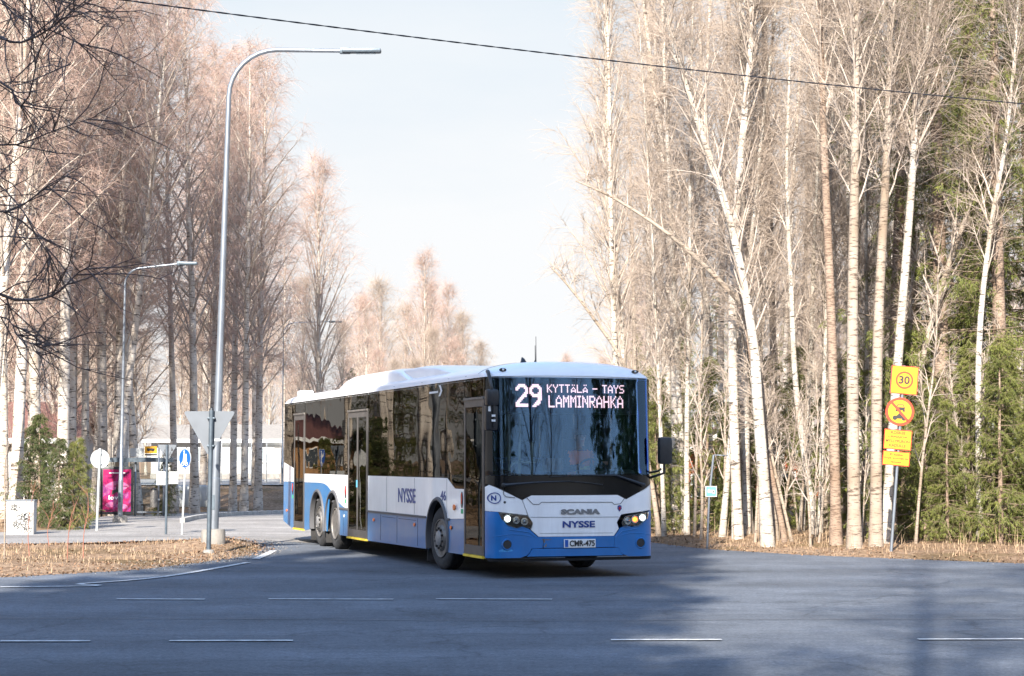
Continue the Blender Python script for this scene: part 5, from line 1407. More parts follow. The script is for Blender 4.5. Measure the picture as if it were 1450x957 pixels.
# ================================================================== BUILDINGS
def house(name, loc, rz, w, d, h, rh, wallm, roofm, label, wins, ridge='x', cat="house", over=0.5, base=None):
    t = empty(name, loc, rz, label, cat)
    MB().box((0, 0, h / 2), (w, d, h)).build("wall", wallm, t)
    e = over
    if ridge == 'x':
        tri = [(-d / 2 - e, h - 0.12), (0, h + rh), (d / 2 + e, h - 0.12), (d / 2 + e, h + 0.06), (0, h + rh + 0.2), (-d / 2 - e, h + 0.06)]
        MB().prism(tri, -w / 2 - e, w / 2 + e, f=lambda u, v, q: (q, u, v)).build("roof", roofm, t)
        MB().prism([(-d / 2, h), (0, h + rh - 0.1), (d / 2, h)], -w / 2, w / 2, f=lambda u, v, q: (q, u, v)).build("gable", wallm, t)
        MB().box((0, -d / 2 - e - 0.03, h - 0.06), (w + 2 * e, 0.04, 0.22)).build("fascia", M['trim_white'], t)
    else:
        tri = [(-w / 2 - e, h - 0.12), (0, h + rh), (w / 2 + e, h - 0.12), (w / 2 + e, h + 0.06), (0, h + rh + 0.2), (-w / 2 - e, h + 0.06)]
        MB().prism(tri, -d / 2 - e, d / 2 + e, f=lambda u, v, q: (u, q, v)).build("roof", roofm, t)
        MB().prism([(-w / 2, h), (0, h + rh - 0.1), (w / 2, h)], -d / 2, d / 2, f=lambda u, v, q: (u, q, v)).build("gable", wallm, t)
        for s_ in (-1, 1):
            MB().prism([(0, h + rh + 0.2), (s_ * (w / 2 + e), h + 0.06), (s_ * (w / 2 + e), h - 0.16), (0, h + rh - 0.02)], -d / 2 - e - 0.05, -d / 2 - e - 0.005, f=lambda u, v, q: (u, q, v)).build("fascia", M['trim_white'], t)
    for (wx, wz, ww_, wh_) in wins:
        f = MB().box((wx, -d / 2 - 0.02, wz), (ww_, 0.06, wh_)).build("window", M['trim_white'], t)
        n = 2 if ww_ > 0.9 else 1
        for k in range(n):
            pw = (ww_ - 0.12) / n - 0.04
            MB().box((wx - ww_ / 2 + 0.06 + (k + 0.5) * (ww_ - 0.12) / n, -d / 2 - 0.055, wz), (pw, 0.02, wh_ - 0.14)).build("pane", M['pane_sky'] if "long" in name else M['pane_dark'], f)
    MB().box((0, 0, 0.15), (w + 0.06, d + 0.06, 0.35)).build("plinth", M['concrete'], t)
    return t
# red house glimpsed through the trees on the right
hx = X_at(1048, 82)
house("red_house", (hx, 86, gz(hx, 82) - 0.9), 0.0, 5.2, 8, 2.75, 1.45, M['red_wood'], M['roof_brown'], "red boarded house with dark gable roof glimpsed between the right hand trunks",
      [(-1.6, 1.7, 1.0, 1.0), (1.9, 1.75, 0.9, 1.1)], ridge='y')
hx2 = X_at(1108, 96)
house("red_outbuilding", (hx2 + 1.0, 98, gz(hx2, 96) - 0.8), 0.0, 4.0, 5, 2.3, 0.6, M['red_wood'], M['roof_brown'], "low red outbuilding with white trim right of the red house", [(-0.6, 1.5, 0.9, 0.8)], ridge='x', cat="outbuilding")
# white house on the far left behind the young spruces
hx = X_at(48, 80)
house("white_house", (-23.2, 86, gz(hx, 80) - 0.2), 0.08, 8.5, 8, 3.2, 1.5, M['wall_white'], M['roof_brown'], "white rendered house with brown roof behind the young spruces on the far left",
      [(-2.6, 1.7, 1.2, 1.2), (0.4, 1.7, 1.2, 1.2), (2.9, 1.7, 0.9, 1.2)], ridge='x')
# long low white building and fence at the yard behind the bus stop
hx = X_at(372, 126)
house("long_white_building", (hx, 132, 0.5), 0.0, 15, 9, 2.5, 0.9, M['wall_white'], M['roof_grey'], "long low white building with many windows across the yard left of the bus",
      [(-5.9 + k * 1.45, 1.55, 1.3, 1.0) for k in range(5)] + [(2.8, 1.3, 1.0, 1.9)], ridge='x', cat="building")
# reddish boarded houses beyond the left edge of the picture (they show in the windows of the bus)
for k, (hx, hy) in enumerate(((-44, 80), (-60, 92), (-40, 106))):
    house("ochre_house", (hx, hy, gz(hx, hy) - 0.1), -0.45, 9, 7, 2.6, 1.4, M['orange_wood'], M['roof_red'], ("ochre boarded house with red roof left of the footpath, nearest the road", "ochre boarded house with red roof farthest left in the wood", "ochre boarded house with red roof behind the white house")[k],
          [(-2.8, 1.5, 1.1, 1.1), (0, 1.5, 1.1, 1.1), (2.8, 1.5, 1.1, 1.1)], ridge='x')
# steel mesh fence of the yard
fy = 106; fx0 = X_at(292, fy); fx1 = X_at(420, fy)
t = empty("yard_fence", (fx0, fy, gz(fx0, fy)), 0, "light steel fence of posts and wires round the yard left of the bus", "fence")
nP = 7; wdt = fx1 - fx0
for k in range(nP):
    xx = wdt * k / (nP - 1); post("post", (xx, 0, -0.1), (xx, 0, 2.2), 0.03, M['post_white'], t, 6)
for z_ in (2.15, 1.1, 0.15): MB().box((wdt / 2, 0, z_), (wdt, 0.03, 0.03)).build("rail", M['post_white'], t)
mb = MB()
for k in range(70): mb.box((wdt * (k + 0.5) / 70, 0.01, 1.12), (0.012, 0.012, 2.0))
tag(mb.build("wire_mesh", M['post_white'], t), kind='stuff')

# ================================================================== VEGETATION
def norm(a): return a / np.maximum(np.linalg.norm(a, axis=-1, keepdims=True), 1e-9)
def tubes(P, R, sides):
    """P (n,k,3) polylines, R (n,k) radii -> verts, quads"""
    n, k, _ = P.shape
    T = np.empty_like(P); T[:, 1:-1] = P[:, 2:] - P[:, :-2]; T[:, 0] = P[:, 1] - P[:, 0]; T[:, -1] = P[:, -1] - P[:, -2]
    T = norm(T)
    ov = norm(P[:, -1] - P[:, 0])
    ref = np.where(np.abs(ov[:, 2:3]) < 0.8, np.array([[0, 0, 1.0]]), np.array([[1.0, 0, 0]]))[:, None, :]
    U = norm(np.cross(T, ref)); W = np.cross(T, U)
    a = np.arange(sides) * 2 * math.pi / sides
    V = P[:, :, None, :] + R[:, :, None, None] * (U[:, :, None, :] * np.cos(a)[None, None, :, None] + W[:, :, None, :] * np.sin(a)[None, None, :, None])
    i = np.arange(n)[:, None, None] * k * sides; j = np.arange(k - 1)[None, :, None] * sides; s = np.arange(sides)[None, None, :]; s2 = (s + 1) % sides
    Q = np.stack([i + j + s, i + j + s2, i + j + sides + s2, i + j + sides + s], -1).reshape(-1, 4)
    return V.reshape(-1, 3), Q

def grow(rg, start, d, L, k, lift, wig, droop=0.0):
    n = len(start); P = np.empty((n, k, 3)); P[:, 0] = start; d = d.copy()
    st = (L / (k - 1))[:, None]
    for j in range(1, k):
        t = j / (k - 1)
        d = d + np.array([0, 0, 1.0]) * (lift * (1 - t) - droop * t)[:, None] if isinstance(lift, np.ndarray) else d + np.array([0, 0, 1.0]) * (lift * (1 - t) - droop * t)
        d = norm(d + rg.normal(0, wig, (n, 3)))
        P[:, j] = P[:, j - 1] + d * st
    return P
def lerp_on(P, idx, s):
    k = P.shape[1]; f = s * (k - 1); i = np.minimum(f.astype(int), k - 2); a = (f - i)[:, None]
    return P[idx, i] * (1 - a) + P[idx, i + 1] * a, norm(P[idx, i + 1] - P[idx, i])
def side_dir(rg, T, ang):
    r = norm(rg.normal(0, 1, T.shape)); u = norm(np.cross(T, r)); return norm(T * np.cos(ang)[:, None] + u * np.sin(ang)[:, None])

class Tree:
    def __init__(s): s.V = []; s.Q = []; s.M = []; s.n = 0
    def add(s, V, Q, mi):
        s.V.append(V); s.Q.append(Q + s.n); s.M.append(np.full(len(Q), mi)); s.n += len(V)
    def mesh(s, name, mats): return np_mesh(name, np.concatenate(s.V), quads=np.concatenate(s.Q), mats=mats, qmi=np.concatenate(s.M))

def broadleaf(seed, H, r0, cs=0.3, spread=2.6, n1=48, n2=9, n3=9, twig_len=(0.35, 0.95), twig_r=0.0048, lift=0.16, droop=0.10, tdroop=0.5, ang=(35, 62),
              path=None, mats=None, bark=None, prof='birch', branch_r=0.16, dens_low=0.0, wig=0.05):
    """tapered trunk with limbs, branches and fine bare twigs; returns (trunk mesh, crown mesh)"""
    rg = np.random.default_rng(seed)
    if path is None:
        z = np.linspace(0, 1, 15); bend = rg.normal(0, 0.012 * H, 2)
        path = np.stack([bend[0] * z ** 1.6 + 0.05 * np.cumsum(rg.normal(0, 0.5, 15)) * z, bend[1] * z ** 1.6 + 0.05 * np.cumsum(rg.normal(0, 0.5, 15)) * z, z * H], -1)
        path[0] = 0
    path = np.asarray(path, float); K_ = len(path)
    if K_ < 12:
        t = np.linspace(0, K_ - 1, 16); pp_ = np.array(smooth3(path, 16)); path = pp_; K_ = len(path)
    tt = np.linspace(0, 1, K_)
    rad = r0 * (1 - tt) ** 0.85 * 0.93 + 0.012
    rad[0] *= 1.35
    base = path.copy(); base[0, 2] -= 0.25
    tv, tq = tubes(base[None], rad[None], 12)
    trunk = np_mesh("trunk", tv, quads=tq, mats=[bark])
    c = Tree()
    t1 = cs + (0.985 - cs) * (np.arange(n1) + rg.random(n1) * 0.8) / n1
    if dens_low > 0: t1[:int(n1 * dens_low)] = cs + rg.random(int(n1 * dens_low)) * (1 - cs) * 0.4
    idx0 = np.zeros(n1, int); s0, T0 = lerp_on(path[None], idx0, t1)
    az = np.arange(n1) * 2.4 + rg.random(n1) * 0.8
    an = np.radians(rg.uniform(ang[0], ang[1], n1)) * (1 - 0.35 * t1)
    d = norm(np.stack([np.cos(az) * np.sin(an), np.sin(az) * np.sin(an), np.cos(an)], -1))
    u = (t1 - cs) / (1 - cs)
    if prof == 'birch': pr = (0.35 + 0.65 * np.minimum(1, u / 0.25)) * (1 - u) ** 0.62 + 0.10
    elif prof == 'narrow': pr = (0.55 + 0.45 * np.minimum(1, u / 0.2)) * (1 - u) ** 0.8 + 0.10
    else: pr = (0.5 + 0.5 * np.minimum(1, u / 0.4)) * (1 - u) ** 0.45 + 0.12
    L1 = spread * pr * rg.uniform(0.65, 1.2, n1)
    P1 = grow(rg, s0, d, L1, 7, lift, wig, droop)
    rt = np.interp(t1, tt, rad)
    r1 = np.minimum(rt * 0.55, 0.006 + L1 * 0.0095)
    R1 = r1[:, None] * (1 - np.linspace(0, 1, 7)[None]) ** 0.8 + 0.004
    c.add(*tubes(P1, R1, 5), 0)
    m2 = n1 * n2; i2 = np.repeat(np.arange(n1), n2); s2 = 0.15 + 0.83 * rg.random(m2)
    a2, T2 = lerp_on(P1, i2, s2)
    d2 = side_dir(rg, T2, np.radians(rg.uniform(25, 60, m2)))
    L2 = L1[i2] * 0.42 * (1.15 - s2) * rg.uniform(0.6, 1.3, m2) + 0.18
    P2 = grow(rg, a2, d2, L2, 4, lift * 0.6, wig * 1.3, droop * 1.4)
    R2 = (0.0045 + L2 * 0.0035)[:, None] * (1 - np.linspace(0, 1, 4)[None]) ** 0.7 + 0.0028
    c.add(*tubes(P2, R2, 3), 0)
    m3 = m2 * n3; i3 = np.repeat(np.arange(m2), n3); s3 = 0.1 + 0.89 * rg.random(m3)
    a3, T3 = lerp_on(P2, i3, s3)
    d3 = side_dir(rg, T3, np.radians(rg.uniform(20, 60, m3)))
    L3 = rg.uniform(twig_len[0], twig_len[1], m3)
    P3 = grow(rg, a3, d3, L3, 3, 0.02, 0.08, tdroop)
    R3 = np.broadcast_to(np.array([1.0, 0.75, 0.3]) * twig_r, (m3, 3))
    c.add(*tubes(P3, R3, 3), 1)
    return trunk, c.mesh("crown", mats)
def smooth3(P, n):
    P = [np.array(p) for p in P]; out = []
    seg = len(P) - 1; k = max(2, int(math.ceil(n / seg)))
    for i in range(seg):
        p0 = P[max(i - 1, 0)]; p1 = P[i]; p2 = P[i + 1]; p3 = P[min(i + 2, seg)]
        for j in range(k):
            t = j / k
            out.append(0.5 * ((2 * p1) + (-p0 + p2) * t + (2 * p0 - 5 * p1 + 4 * p2 - p3) * t * t + (-p0 + 3 * p1 - 3 * p2 + p3) * t ** 3))
    out.append(P[-1]); return out

def spruce(seed, H, r0, cs=0.04, spread=2.4, nb=130, nl=10, nt=18, mats=None, bark=None, tl=(0.09, 0.19), tw=0.022, power=0.8, ragged=0.25):
    """conifer: whorls of drooping limbs hung with sprays of needle tufts"""
    rg = np.random.default_rng(seed)
    z = np.linspace(0, 1, 12)
    path = np.stack([0.03 * np.cumsum(rg.normal(0, .5, 12)), 0.03 * np.cumsum(rg.normal(0, .5, 12)), z * H], -1); path[0] = 0
    rad = r0 * (1 - z) + 0.01; base = path.copy(); base[0, 2] -= 0.2
    tv, tq = tubes(base[None], rad[None], 9); trunk = np_mesh("trunk", tv, quads=tq, mats=[bark])
    c = Tree()
    t1 = cs + (0.99 - cs) * ((np.arange(nb) + rg.random(nb)) / nb) ** 0.92
    s0, _ = lerp_on(path[None], np.zeros(nb, int), t1)
    az = rg.random(nb) * 2 * math.pi; el = np.radians(rg.uniform(-8, 22, nb) + 35 * t1 ** 3)
    d = np.stack([np.cos(az) * np.cos(el), np.sin(az) * np.cos(el), np.sin(el)], -1)
    L1 = spread * ((1 - t1) ** power * rg.uniform(1 - ragged * 2, 1 + ragged, nb)) + 0.12
    P1 = grow(rg, s0, d, L1, 6, -0.06, 0.05, -0.10)
    c.add(*tubes(P1, (0.006 + L1 * 0.007)[:, None] * np.linspace(1, 0.15, 6)[None], 4), 0)
    m2 = nb * nl; i2 = np.repeat(np.arange(nb), nl); s2 = 0.12 + 0.87 * rg.random(m2)
    a2, T2 = lerp_on(P1, i2, s2)
    d2 = side_dir(rg, T2, np.radians(rg.uniform(35, 75, m2))); d2[:, 2] = d2[:, 2] * 0.4 - 0.35; d2 = norm(d2)
    L2 = (0.25 + L1[i2] * 0.30 * (1.1 - s2)) * rg.uniform(0.6, 1.3, m2)
    P2 = grow(rg, a2, d2, L2, 4, -0.05, 0.08, 0.30)
    c.add(*tubes(P2, np.broadcast_to(np.array([.006, .005, .004, .002]), (m2, 4)), 3), 0)
    V1, Q1 = np.concatenate(c.V), np.concatenate(c.Q)
    m3 = m2 * nt; i3 = np.repeat(np.arange(m2), nt); s3 = rg.random(m3)
    a3, T3 = lerp_on(P2, i3, s3)
    d3 = side_dir(rg, T3, np.radians(rg.uniform(25, 65, m3))); d3[:, 2] -= 0.25; d3 = norm(d3)
    L3 = rg.uniform(tl[0], tl[1], m3) * (0.7 + 0.5 * (L1[i2][i3] / spread))
    up = norm(rg.normal(0, 1, (m3, 3)) + np.array([0, 0, 1.2])); w = norm(np.cross(d3, up)) * tw * 0.5
    mid = a3 + d3 * (L3 * 0.45)[:, None]
    Vt = np.stack([a3, mid + w, a3 + d3 * L3[:, None], mid - w], 1).reshape(-1, 3)
    Qt = (np.arange(m3)[:, None] * 4 + np.arange(4)[None])
    V = np.concatenate([V1, Vt]); Q = np.concatenate([Q1, Qt + len(V1)])
    mi = np.concatenate([np.zeros(len(Q1), int), np.ones(m3, int)])
    return trunk, np_mesh("crown", V, quads=Q, mats=mats, qmi=mi)

def tree_obj(name, meshes, x, y, rz=0.0, s=1.0, tilt=(0, 0), label=None, cat="tree", group=None, z=None, sz=None):
    t = empty(name, (x, y, gz(x, y) if z is None else z), rz, label, cat, group)
    t.rotation_euler = (tilt[1], tilt[0], rz); t.scale = (s, s, sz or s)
    link_mesh("trunk", meshes[0], t); link_mesh("crown", meshes[1], t)
    return t

BR = [M['branch'], M['twig']]; BT = [M['branch'], M['twig_tan']]
rr_ = random.Random(21)
# shared kinds
birchL = [broadleaf(100 + k, H, r0, cs=cs, spread=sp_, n1=50, n2=8, n3=10, mats=BR, bark=M['birch'], twig_r=0.0045, tdroop=0.6, twig_len=(0.4, 1.15), ang=(35, 62), wig=0.07)
          for k, (H, r0, cs, sp_) in enumerate(((20, .17, .26, 4.4), (19, .15, .32, 4.0), (21, .19, .24, 4.9), (16.5, .14, .16, 4.4)))]
birchR = [broadleaf(200 + k, H, r0, cs=cs, spread=sp_, n1=50, n2=7, n3=6, mats=BT, bark=bk, twig_r=0.0036, tdroop=0.12, twig_len=(0.3, 0.9), ang=(18, 42), prof=pf)
          for k, (H, r0, cs, sp_, bk, pf) in enumerate(((18, .105, .28, 2.3, M['aspen'], 'narrow'), (18, .09, .26, 2.1, M['birch'], 'narrow'), (16, .065, .2, 1.7, M['birch_white'], 'narrow')))]
birchFar = [broadleaf(300 + k, H, r0, cs=.14, spread=sp_, n1=60, n2=9, n3=7, mats=[M['branch'], mt], bark=M['birch_white'], twig_r=0.0055, tdroop=0.3, twig_len=(0.5, 1.2), ang=(22, 42))
            for k, (H, r0, sp_, mt) in enumerate(((17, .17, 5.4, M['twig']), (15, .15, 5.0, M['twig_tan'])))]
spr_light = [spruce(400 + k, H, r0, spread=sp_, nb=nb, nl=11, nt=32, mats=[M['dead_needle'], M['needle']], bark=M['pine_bark'], cs=.03, ragged=.3, power=.55, tl=(.06, .14), tw=.015)
             for k, (H, r0, sp_, nb) in enumerate(((21, .18, 2.5, 190), (15, .15, 2.1, 130)))]
spr_young = [spruce(430 + k, H, r0, spread=sp_, nb=100, nl=9, nt=34, mats=[M['dead_needle'], m_], bark=M['pine_bark'], cs=.03, tl=(.05, .12), tw=.014)
             for k, (H, r0, sp_, m_) in enumerate(((5.5, .07, 1.35, M['needle']), (4.6, .06, 1.3, M['needle_dark'])))]
spr_big = spruce(450, 23, .24, spread=3.4, nb=190, nl=10, nt=14, mats=[M['dead_needle'], M['needle_dark']], bark=M['pine_bark'], tl=(.22, .42), tw=.09, ragged=.15, power=0.75)
sapl = [broadleaf(500 + k, H, .022, cs=.25, spread=0.9, n1=14, n2=4, n3=3, mats=BT, bark=M['aspen'], twig_len=(.15, .4), twig_r=.003, prof='narrow', ang=(20, 45), lift=.2)
        for k, H in enumerate((3.2, 4.6, 6.0))]

# ---- right hand wood: trunks that can be picked out, each bent as it stands
def px_tree(name, pts, Y, r0, seed, bark, label, spread=1.9, cs=0.3, n1=34, n2=8, n3=6, mats=BT, extend=0.0, prof='narrow', twig_r=0.0034, dy=0.0, ang=(18, 44), **k):
    P3_ = [at(px, py, Y) for px, py in pts]
    x0, y0 = P3_[0].x, Y
    if extend:
        d = (P3_[-1] - P3_[-2]).normalized(); P3_.append(P3_[-1] + Vector((d.x * .6, 0, 1)).normalized() * extend)
    z0 = gz(x0, y0); base = Vector((x0, y0, z0))
    path = [(0, 0, 0)] + [tuple(p - base) for p in P3_[1:]]
    path = [(a, b + dy * (i / len(path)), c) for i, (a, b, c) in enumerate(path)]
    me = broadleaf(seed, 1, r0, cs=cs, spread=spread, n1=n1, n2=n2, n3=n3, path=path, mats=mats, bark=bark, prof=prof, twig_r=twig_r, twig_len=(.3, .85), tdroop=.12, ang=ang, **k)
    return tree_obj(name, me, x0, y0, label=label)
px_tree("birch_tree", [(1088, 768), (1072, 560), (1066, 480), (1034, 313), (971, 120), (940, 0)], 37.5, .118, 1, M['birch_white'],
        "bright white birch right of the bus that leans strongly left as it rises", extend=4.0, cs=.33, spread=2.3, n1=40)
px_tree("aspen_tree", [(1210, 779), (1207, 480), (1211, 200), (1213, 0)], 35.8, .125, 2, M['aspen'],
        "thickest straight pale trunk left of the orange signs", extend=5, cs=.40, spread=2.1)
px_tree("aspen_tree", [(1240, 778), (1243, 480), (1256, 209), (1262, 0)], 36.4, .115, 3, M['aspen'],
        "straight pale trunk directly left of the leaning sign post", extend=5, cs=.42, spread=2.0)
px_tree("birch_tree", [(1252, 775), (1274, 480), (1291, 261), (1297, 160), (1312, 60)], 37.2, .095, 4, M['birch_white'],
        "white trunk rising behind the orange signs and leaning right", extend=2.5, cs=.38, spread=2.3, n1=38)
px_tree("pine_tree", [(1184, 772), (1178, 480), (1166, 180), (1161, 0)], 37.0, .105, 5, M['pine_bark'],
        "reddish brown scaly trunk between the white leaning birch and the pale aspens", extend=4, cs=.45, n1=26)
px_tree("pine_tree", [(1262, 772), (1268, 480), (1276, 200), (1278, 0)], 41.0, .16, 6, M['pine_bark'],
        "dark brown trunk hidden close behind the trunk with the orange signs", extend=5, cs=.5, n1=24)
px_tree("birch_tree", [(1388, 772), (1386, 500), (1402, 330), (1424, 200), (1438, 60)], 38.0, .062, 7, M['birch_white'],
        "thin bright white trunk in front of the spruces at far right", extend=2, cs=.3, spread=1.7, n1=26)
px_tree("birch_tree", [(1045, 755), (1037, 480), (1046, 260), (1062, 80), (1064, 0)], 40.0, .105, 8, M['birch'],
        "speckled pale trunk just left of the leaning white birch", extend=5, cs=.36)
px_tree("birch_tree", [(1060, 752), (1052, 500), (1062, 300), (1052, 120)], 42.0, .10, 9, M['birch'],
        "slimmer grey trunk pressed behind the speckled pale trunk", extend=4, cs=.36)
px_tree("young_birch", [(1156, 748), (1128, 560), (1120, 400), (1114, 250), (1118, 100)], 40.5, .065, 10, M['birch_white'],
        "thin white stem tilting left between the leaning birch and the brown trunk", extend=3, cs=.3, n1=24, spread=1.5)
px_tree("birch_tree", [(1112, 760), (1090, 660), (1076, 600)], 38.5, .055, 11, M['pine_bark'],
        "dark thin leaning stem crossing behind the white leaning birch", extend=4.5, cs=.5, n1=10, spread=1.2)
px_tree("birch_tree", [(1001, 750), (1004, 470), (985, 330), (1000, 120)], 47.0, .10, 12, M['birch'],
        "grey birch trunk above the small pale blue sign", extend=5, cs=.3, spread=2.2)
px_tree("birch_tree", [(957, 750), (956, 496), (943, 261), (914, 26)], 46.0, .12, 13, M['birch'],
        "birch trunk leaning left right beside the bus mirror", extend=4, cs=.26, spread=2.5, n1=42)
px_tree("birch_tree", [(884, 740), (882, 500), (864, 320), (858, 105)], 52.0, .11, 14, M['birch_white'],
        "leftmost tall birch of the right wood, rising behind the windscreen of the bus", extend=4, cs=.18, spread=3.2, n1=52, n3=9)
px_tree("birch_tree", [(1172, 760), (1170, 480), (1162, 104)], 44.0, .12, 15, M['aspen'],
        "pale trunk half hidden behind the reddish brown one", extend=5, cs=.4)
px_tree("birch_tree", [(1320, 770), (1300, 560), (1335, 400), (1385, 250), (1405, 60)], 39.5, .07, 16, M['aspen'],
        "crooked thin trunk winding upward across the spruces", extend=2, cs=.25, spread=2.0, n1=30)
# long arching limb reaching left over the bus
px_tree("birch_tree", [(934, 748), (915, 640), (885, 520), (840, 450), (805, 405), (780, 378)], 43.0, .05, 17, M['aspen'],
        "thin arching stem bending far left into the sky gap over the bus", cs=.30, spread=1.0, n1=12, n2=6, n3=4)
px_tree("birch_tree", [(1098, 752), (1086, 600), (1065, 460), (1023, 402), (950, 334), (872, 282), (815, 256)], 39.0, .075, 18, M['aspen'],
        "bowed stem springing from beside the leaning white birch and sweeping up left", cs=.30, spread=1.2, n1=16, n2=7, n3=5)

# background of the right wood
GR = "bare birches and aspens deep in the right hand wood"
def scatter(kinds, name, n, xr, yr, label, group, sc=(0.85, 1.1), keep=lambda x, y: True, tilt=0.035, cat="tree", mind=1.6):
    out = []; tries = 0
    while len(out) < n and tries < n * 60:
        tries += 1
        y = rr_.uniform(*yr); x = rr_.uniform(*xr) if not callable(xr) else xr(y)
        if not keep(x, y) or any((x - a) ** 2 + (y - b) ** 2 < mind ** 2 for a, b in out): continue
        out.append((x, y))
        tree_obj(name, rr_.choice(kinds), x, y, rr_.uniform(0, 6.28), rr_.uniform(*sc), (rr_.gauss(0, tilt), rr_.gauss(0, tilt)), label, cat, group)
    return out
def pxr(a, b): return lambda y: X_at(rr_.uniform(a, b), y)
scatter(birchR[1:], "birch_tree", 23, pxr(860, 1460), (41, 60), "bare birch or aspen standing behind the front trunks of the right hand wood", GR, mind=1.3)
scatter(birchR, "birch_tree", 18, pxr(850, 1500), (62, 100), "bare birch or aspen standing behind the front trunks of the right hand wood", GR, mind=2.2)
scatter(birchR, "birch_tree", 10, (12, 30), (30, 60), "bare birch or aspen standing behind the front trunks of the right hand wood", GR, mind=2.2)
for i, (px, Y, k, s) in enumerate(((1022, 41, 2, .9), (1076, 43, 2, .8), (1134, 42.5, 2, .85), (1160, 41, 2, .75), (1196, 43, 0, .9), (1226, 41.5, 2, .8), (940, 42, 2, .7), (972, 43, 2, .85), (1100, 47, 0, .9))):
    tree_obj("birch_tree", birchR[k], X_at(px, Y), Y, i * 1.7, s, (rr_.gauss(0, .04), 0), "slender pale trunk among the front trunks of the right hand wood", "tree", "slender trunks in the front of the right hand wood")
# spruces at the right edge
for i, (px, Y, k, s, lb) in enumerate(((1336, 40.0, 0, 0.98, "tall yellow green spruce right behind the orange signs"), (1418, 39.3, 0, 0.90, "tall yellow green spruce at the right edge of the wood"),
                                        (1296, 43, 1, 0.8, "middle sized spruce in the gap between orange signs and pale aspens"), (1378, 43, 0, 1.05, "tallest spruce standing between and behind the two front ones"),
                                        (1466, 41, 0, 1.0, "spruce cut off by the right edge of the picture"))):
    tree_obj("spruce_tree", spr_light[k], X_at(px, Y), Y, i * 1.7, s, (0, 0), lb)
GY_ = "young green spruces filling the lower right hand wood"
LY_ = "young spruce in the thicket under the right hand wood"
scatter(spr_young[:1], "young_spruce", 17, pxr(925, 1260), (42, 50), LY_, GY_, (0.45, 0.8), mind=1.2)
scatter(spr_young[:1], "young_spruce", 18, pxr(1262, 1500), (37, 40.5), LY_, GY_, (0.45, 0.8), mind=0.9)
scatter(spr_light[1:], "spruce_tree", 12, pxr(900, 1300), (70, 105), "dark spruce far back in the right hand wood", "spruces far back in the right hand wood", (0.42, 0.62), mind=2.5)
scatter(sapl, "sapling", 38, pxr(925, 1470), (36.6, 44), "thin bare sapling in the undergrowth at the right road edge", "thin saplings along the right road edge", (0.6, 1.1),
        keep=lambda x, y: float(sdf(ROAD, np.array([x]), np.array([y]))[0]) > 0.9, mind=0.35, tilt=0.10)

# ---- left hand wood
GL = "birches of the dense wood behind the bus stop"
LL = "birch with pale trunk and reddish twigs in the dense wood behind the bus stop"
leftp = [(22, 50, 0, "birch with dark lower trunk at the left edge behind the utility cabinet"), (88, 56, 2, "birch just left of the small round sign, behind the dark spruces"), (122, 67, 1, "speckled birch directly behind the small round sign"),
         (147, 66, 2, "stout birch immediately left of the shorter street lamp"), (166, 66, 0, "birch with its trunk behind the shorter street lamp"), (196, 64, 1, "slanted birch rising out of the bus shelter roof"),
         (206, 68, 2, "second slanted birch right of the bus shelter poster"), (228, 70, 0, "birch leaning right over the yellow bus stop sign"), (248, 76, 1, "birch right behind the round blue path sign")]
for i, (px, Y, k, lb) in enumerate(leftp):
    ln = 0.10 if i in (5, 6, 7) else 0.03
    tree_obj("birch_tree", birchL[k], X_at(px, Y) - (0.8 if i in (5, 6, 7) else 0), Y, i * 1.3, 1.0, (ln, 0), lb)
notroad = lambda x, y: float(min(sdf(ROAD, np.array([x]), np.array([y]))[0], sdf(PATH, np.array([x]), np.array([y]))[0])) > 1.5
offb = lambda x, y: notroad(x, y) and not (-14.2 < x < -8 and 58 < y < 66)
scatter(birchL, "birch_tree", 10, pxr(-30, 245), (48, 70), LL, GL, (0.8, 1.1), keep=offb, mind=1.5)
scatter(birchL, "birch_tree", 11, pxr(-30, 330), (70, 100), LL, GL, (0.85, 1.1), keep=offb, mind=2.0)
for i, (px, Y, k, s, lb) in enumerate(((330, 84, 0, 0.98, "tall birch whose crown forms the right edge of the left wood"), (362, 92, 2, 0.86, "bare tree with spreading limbs behind the tall street lamp"),
                                        (452, 98, 3, 0.95, "tall slender birch standing alone above the rear of the bus"), (400, 104, 1, 0.72, "lower birch between the left wood and the lone slender birch"),
                                        (425, 110, 3, 0.75, "small birch close left of the lone slender birch"), (486, 118, 3, 0.65, "short birch right of the lone slender birch"), (300, 80, 1, 1.0, "tall birch straight behind the top of the triangular sign"), (276, 73, 2, .95, "tall birch rising just left of the tall street lamp pole"), (366, 82, 2, .92, "birch with the widest crown in the gap between lamp post and bus"), (346, 77, 0, .92, "broad crowned birch just right of the tall street lamp pole"))):
    tree_obj("birch_tree", (birchFar[0] if px == 452 else birchFar[1]) if k == 3 else birchL[k], X_at(px, Y), Y, i * 2.1, s, (0.01, 0), lb)
# off to the left (these stand mirrored in the windows of the bus)
scatter(birchL, "birch_tree", 16, (-40, -15), (44, 64), "birch standing left of the footpath beyond the picture edge", "birches left of the footpath beyond the picture edge", (0.8, 1.0), keep=lambda x, y: notroad(x, y) and x < X_at(-10, y), mind=2.0)
scatter(spr_light, "spruce_tree", 9, (-40, -15), (45, 66), "spruce standing left of the footpath beyond the picture edge", "spruces left of the footpath beyond the picture edge", (0.45, 0.85), keep=lambda x, y: notroad(x, y) and x < X_at(-50, y), mind=2.5)
scatter(birchL, "birch_tree", 30, (-80, -32), (66, 120), "birch far left beyond the boarded houses", "birches far left beyond the boarded houses", (0.8, 1.05), mind=2.5)
scatter(spr_light, "spruce_tree", 16, (-80, -30), (66, 110), "spruce far left beyond the boarded houses", "spruces far left beyond the boarded houses", (0.7, 1.0), mind=3)
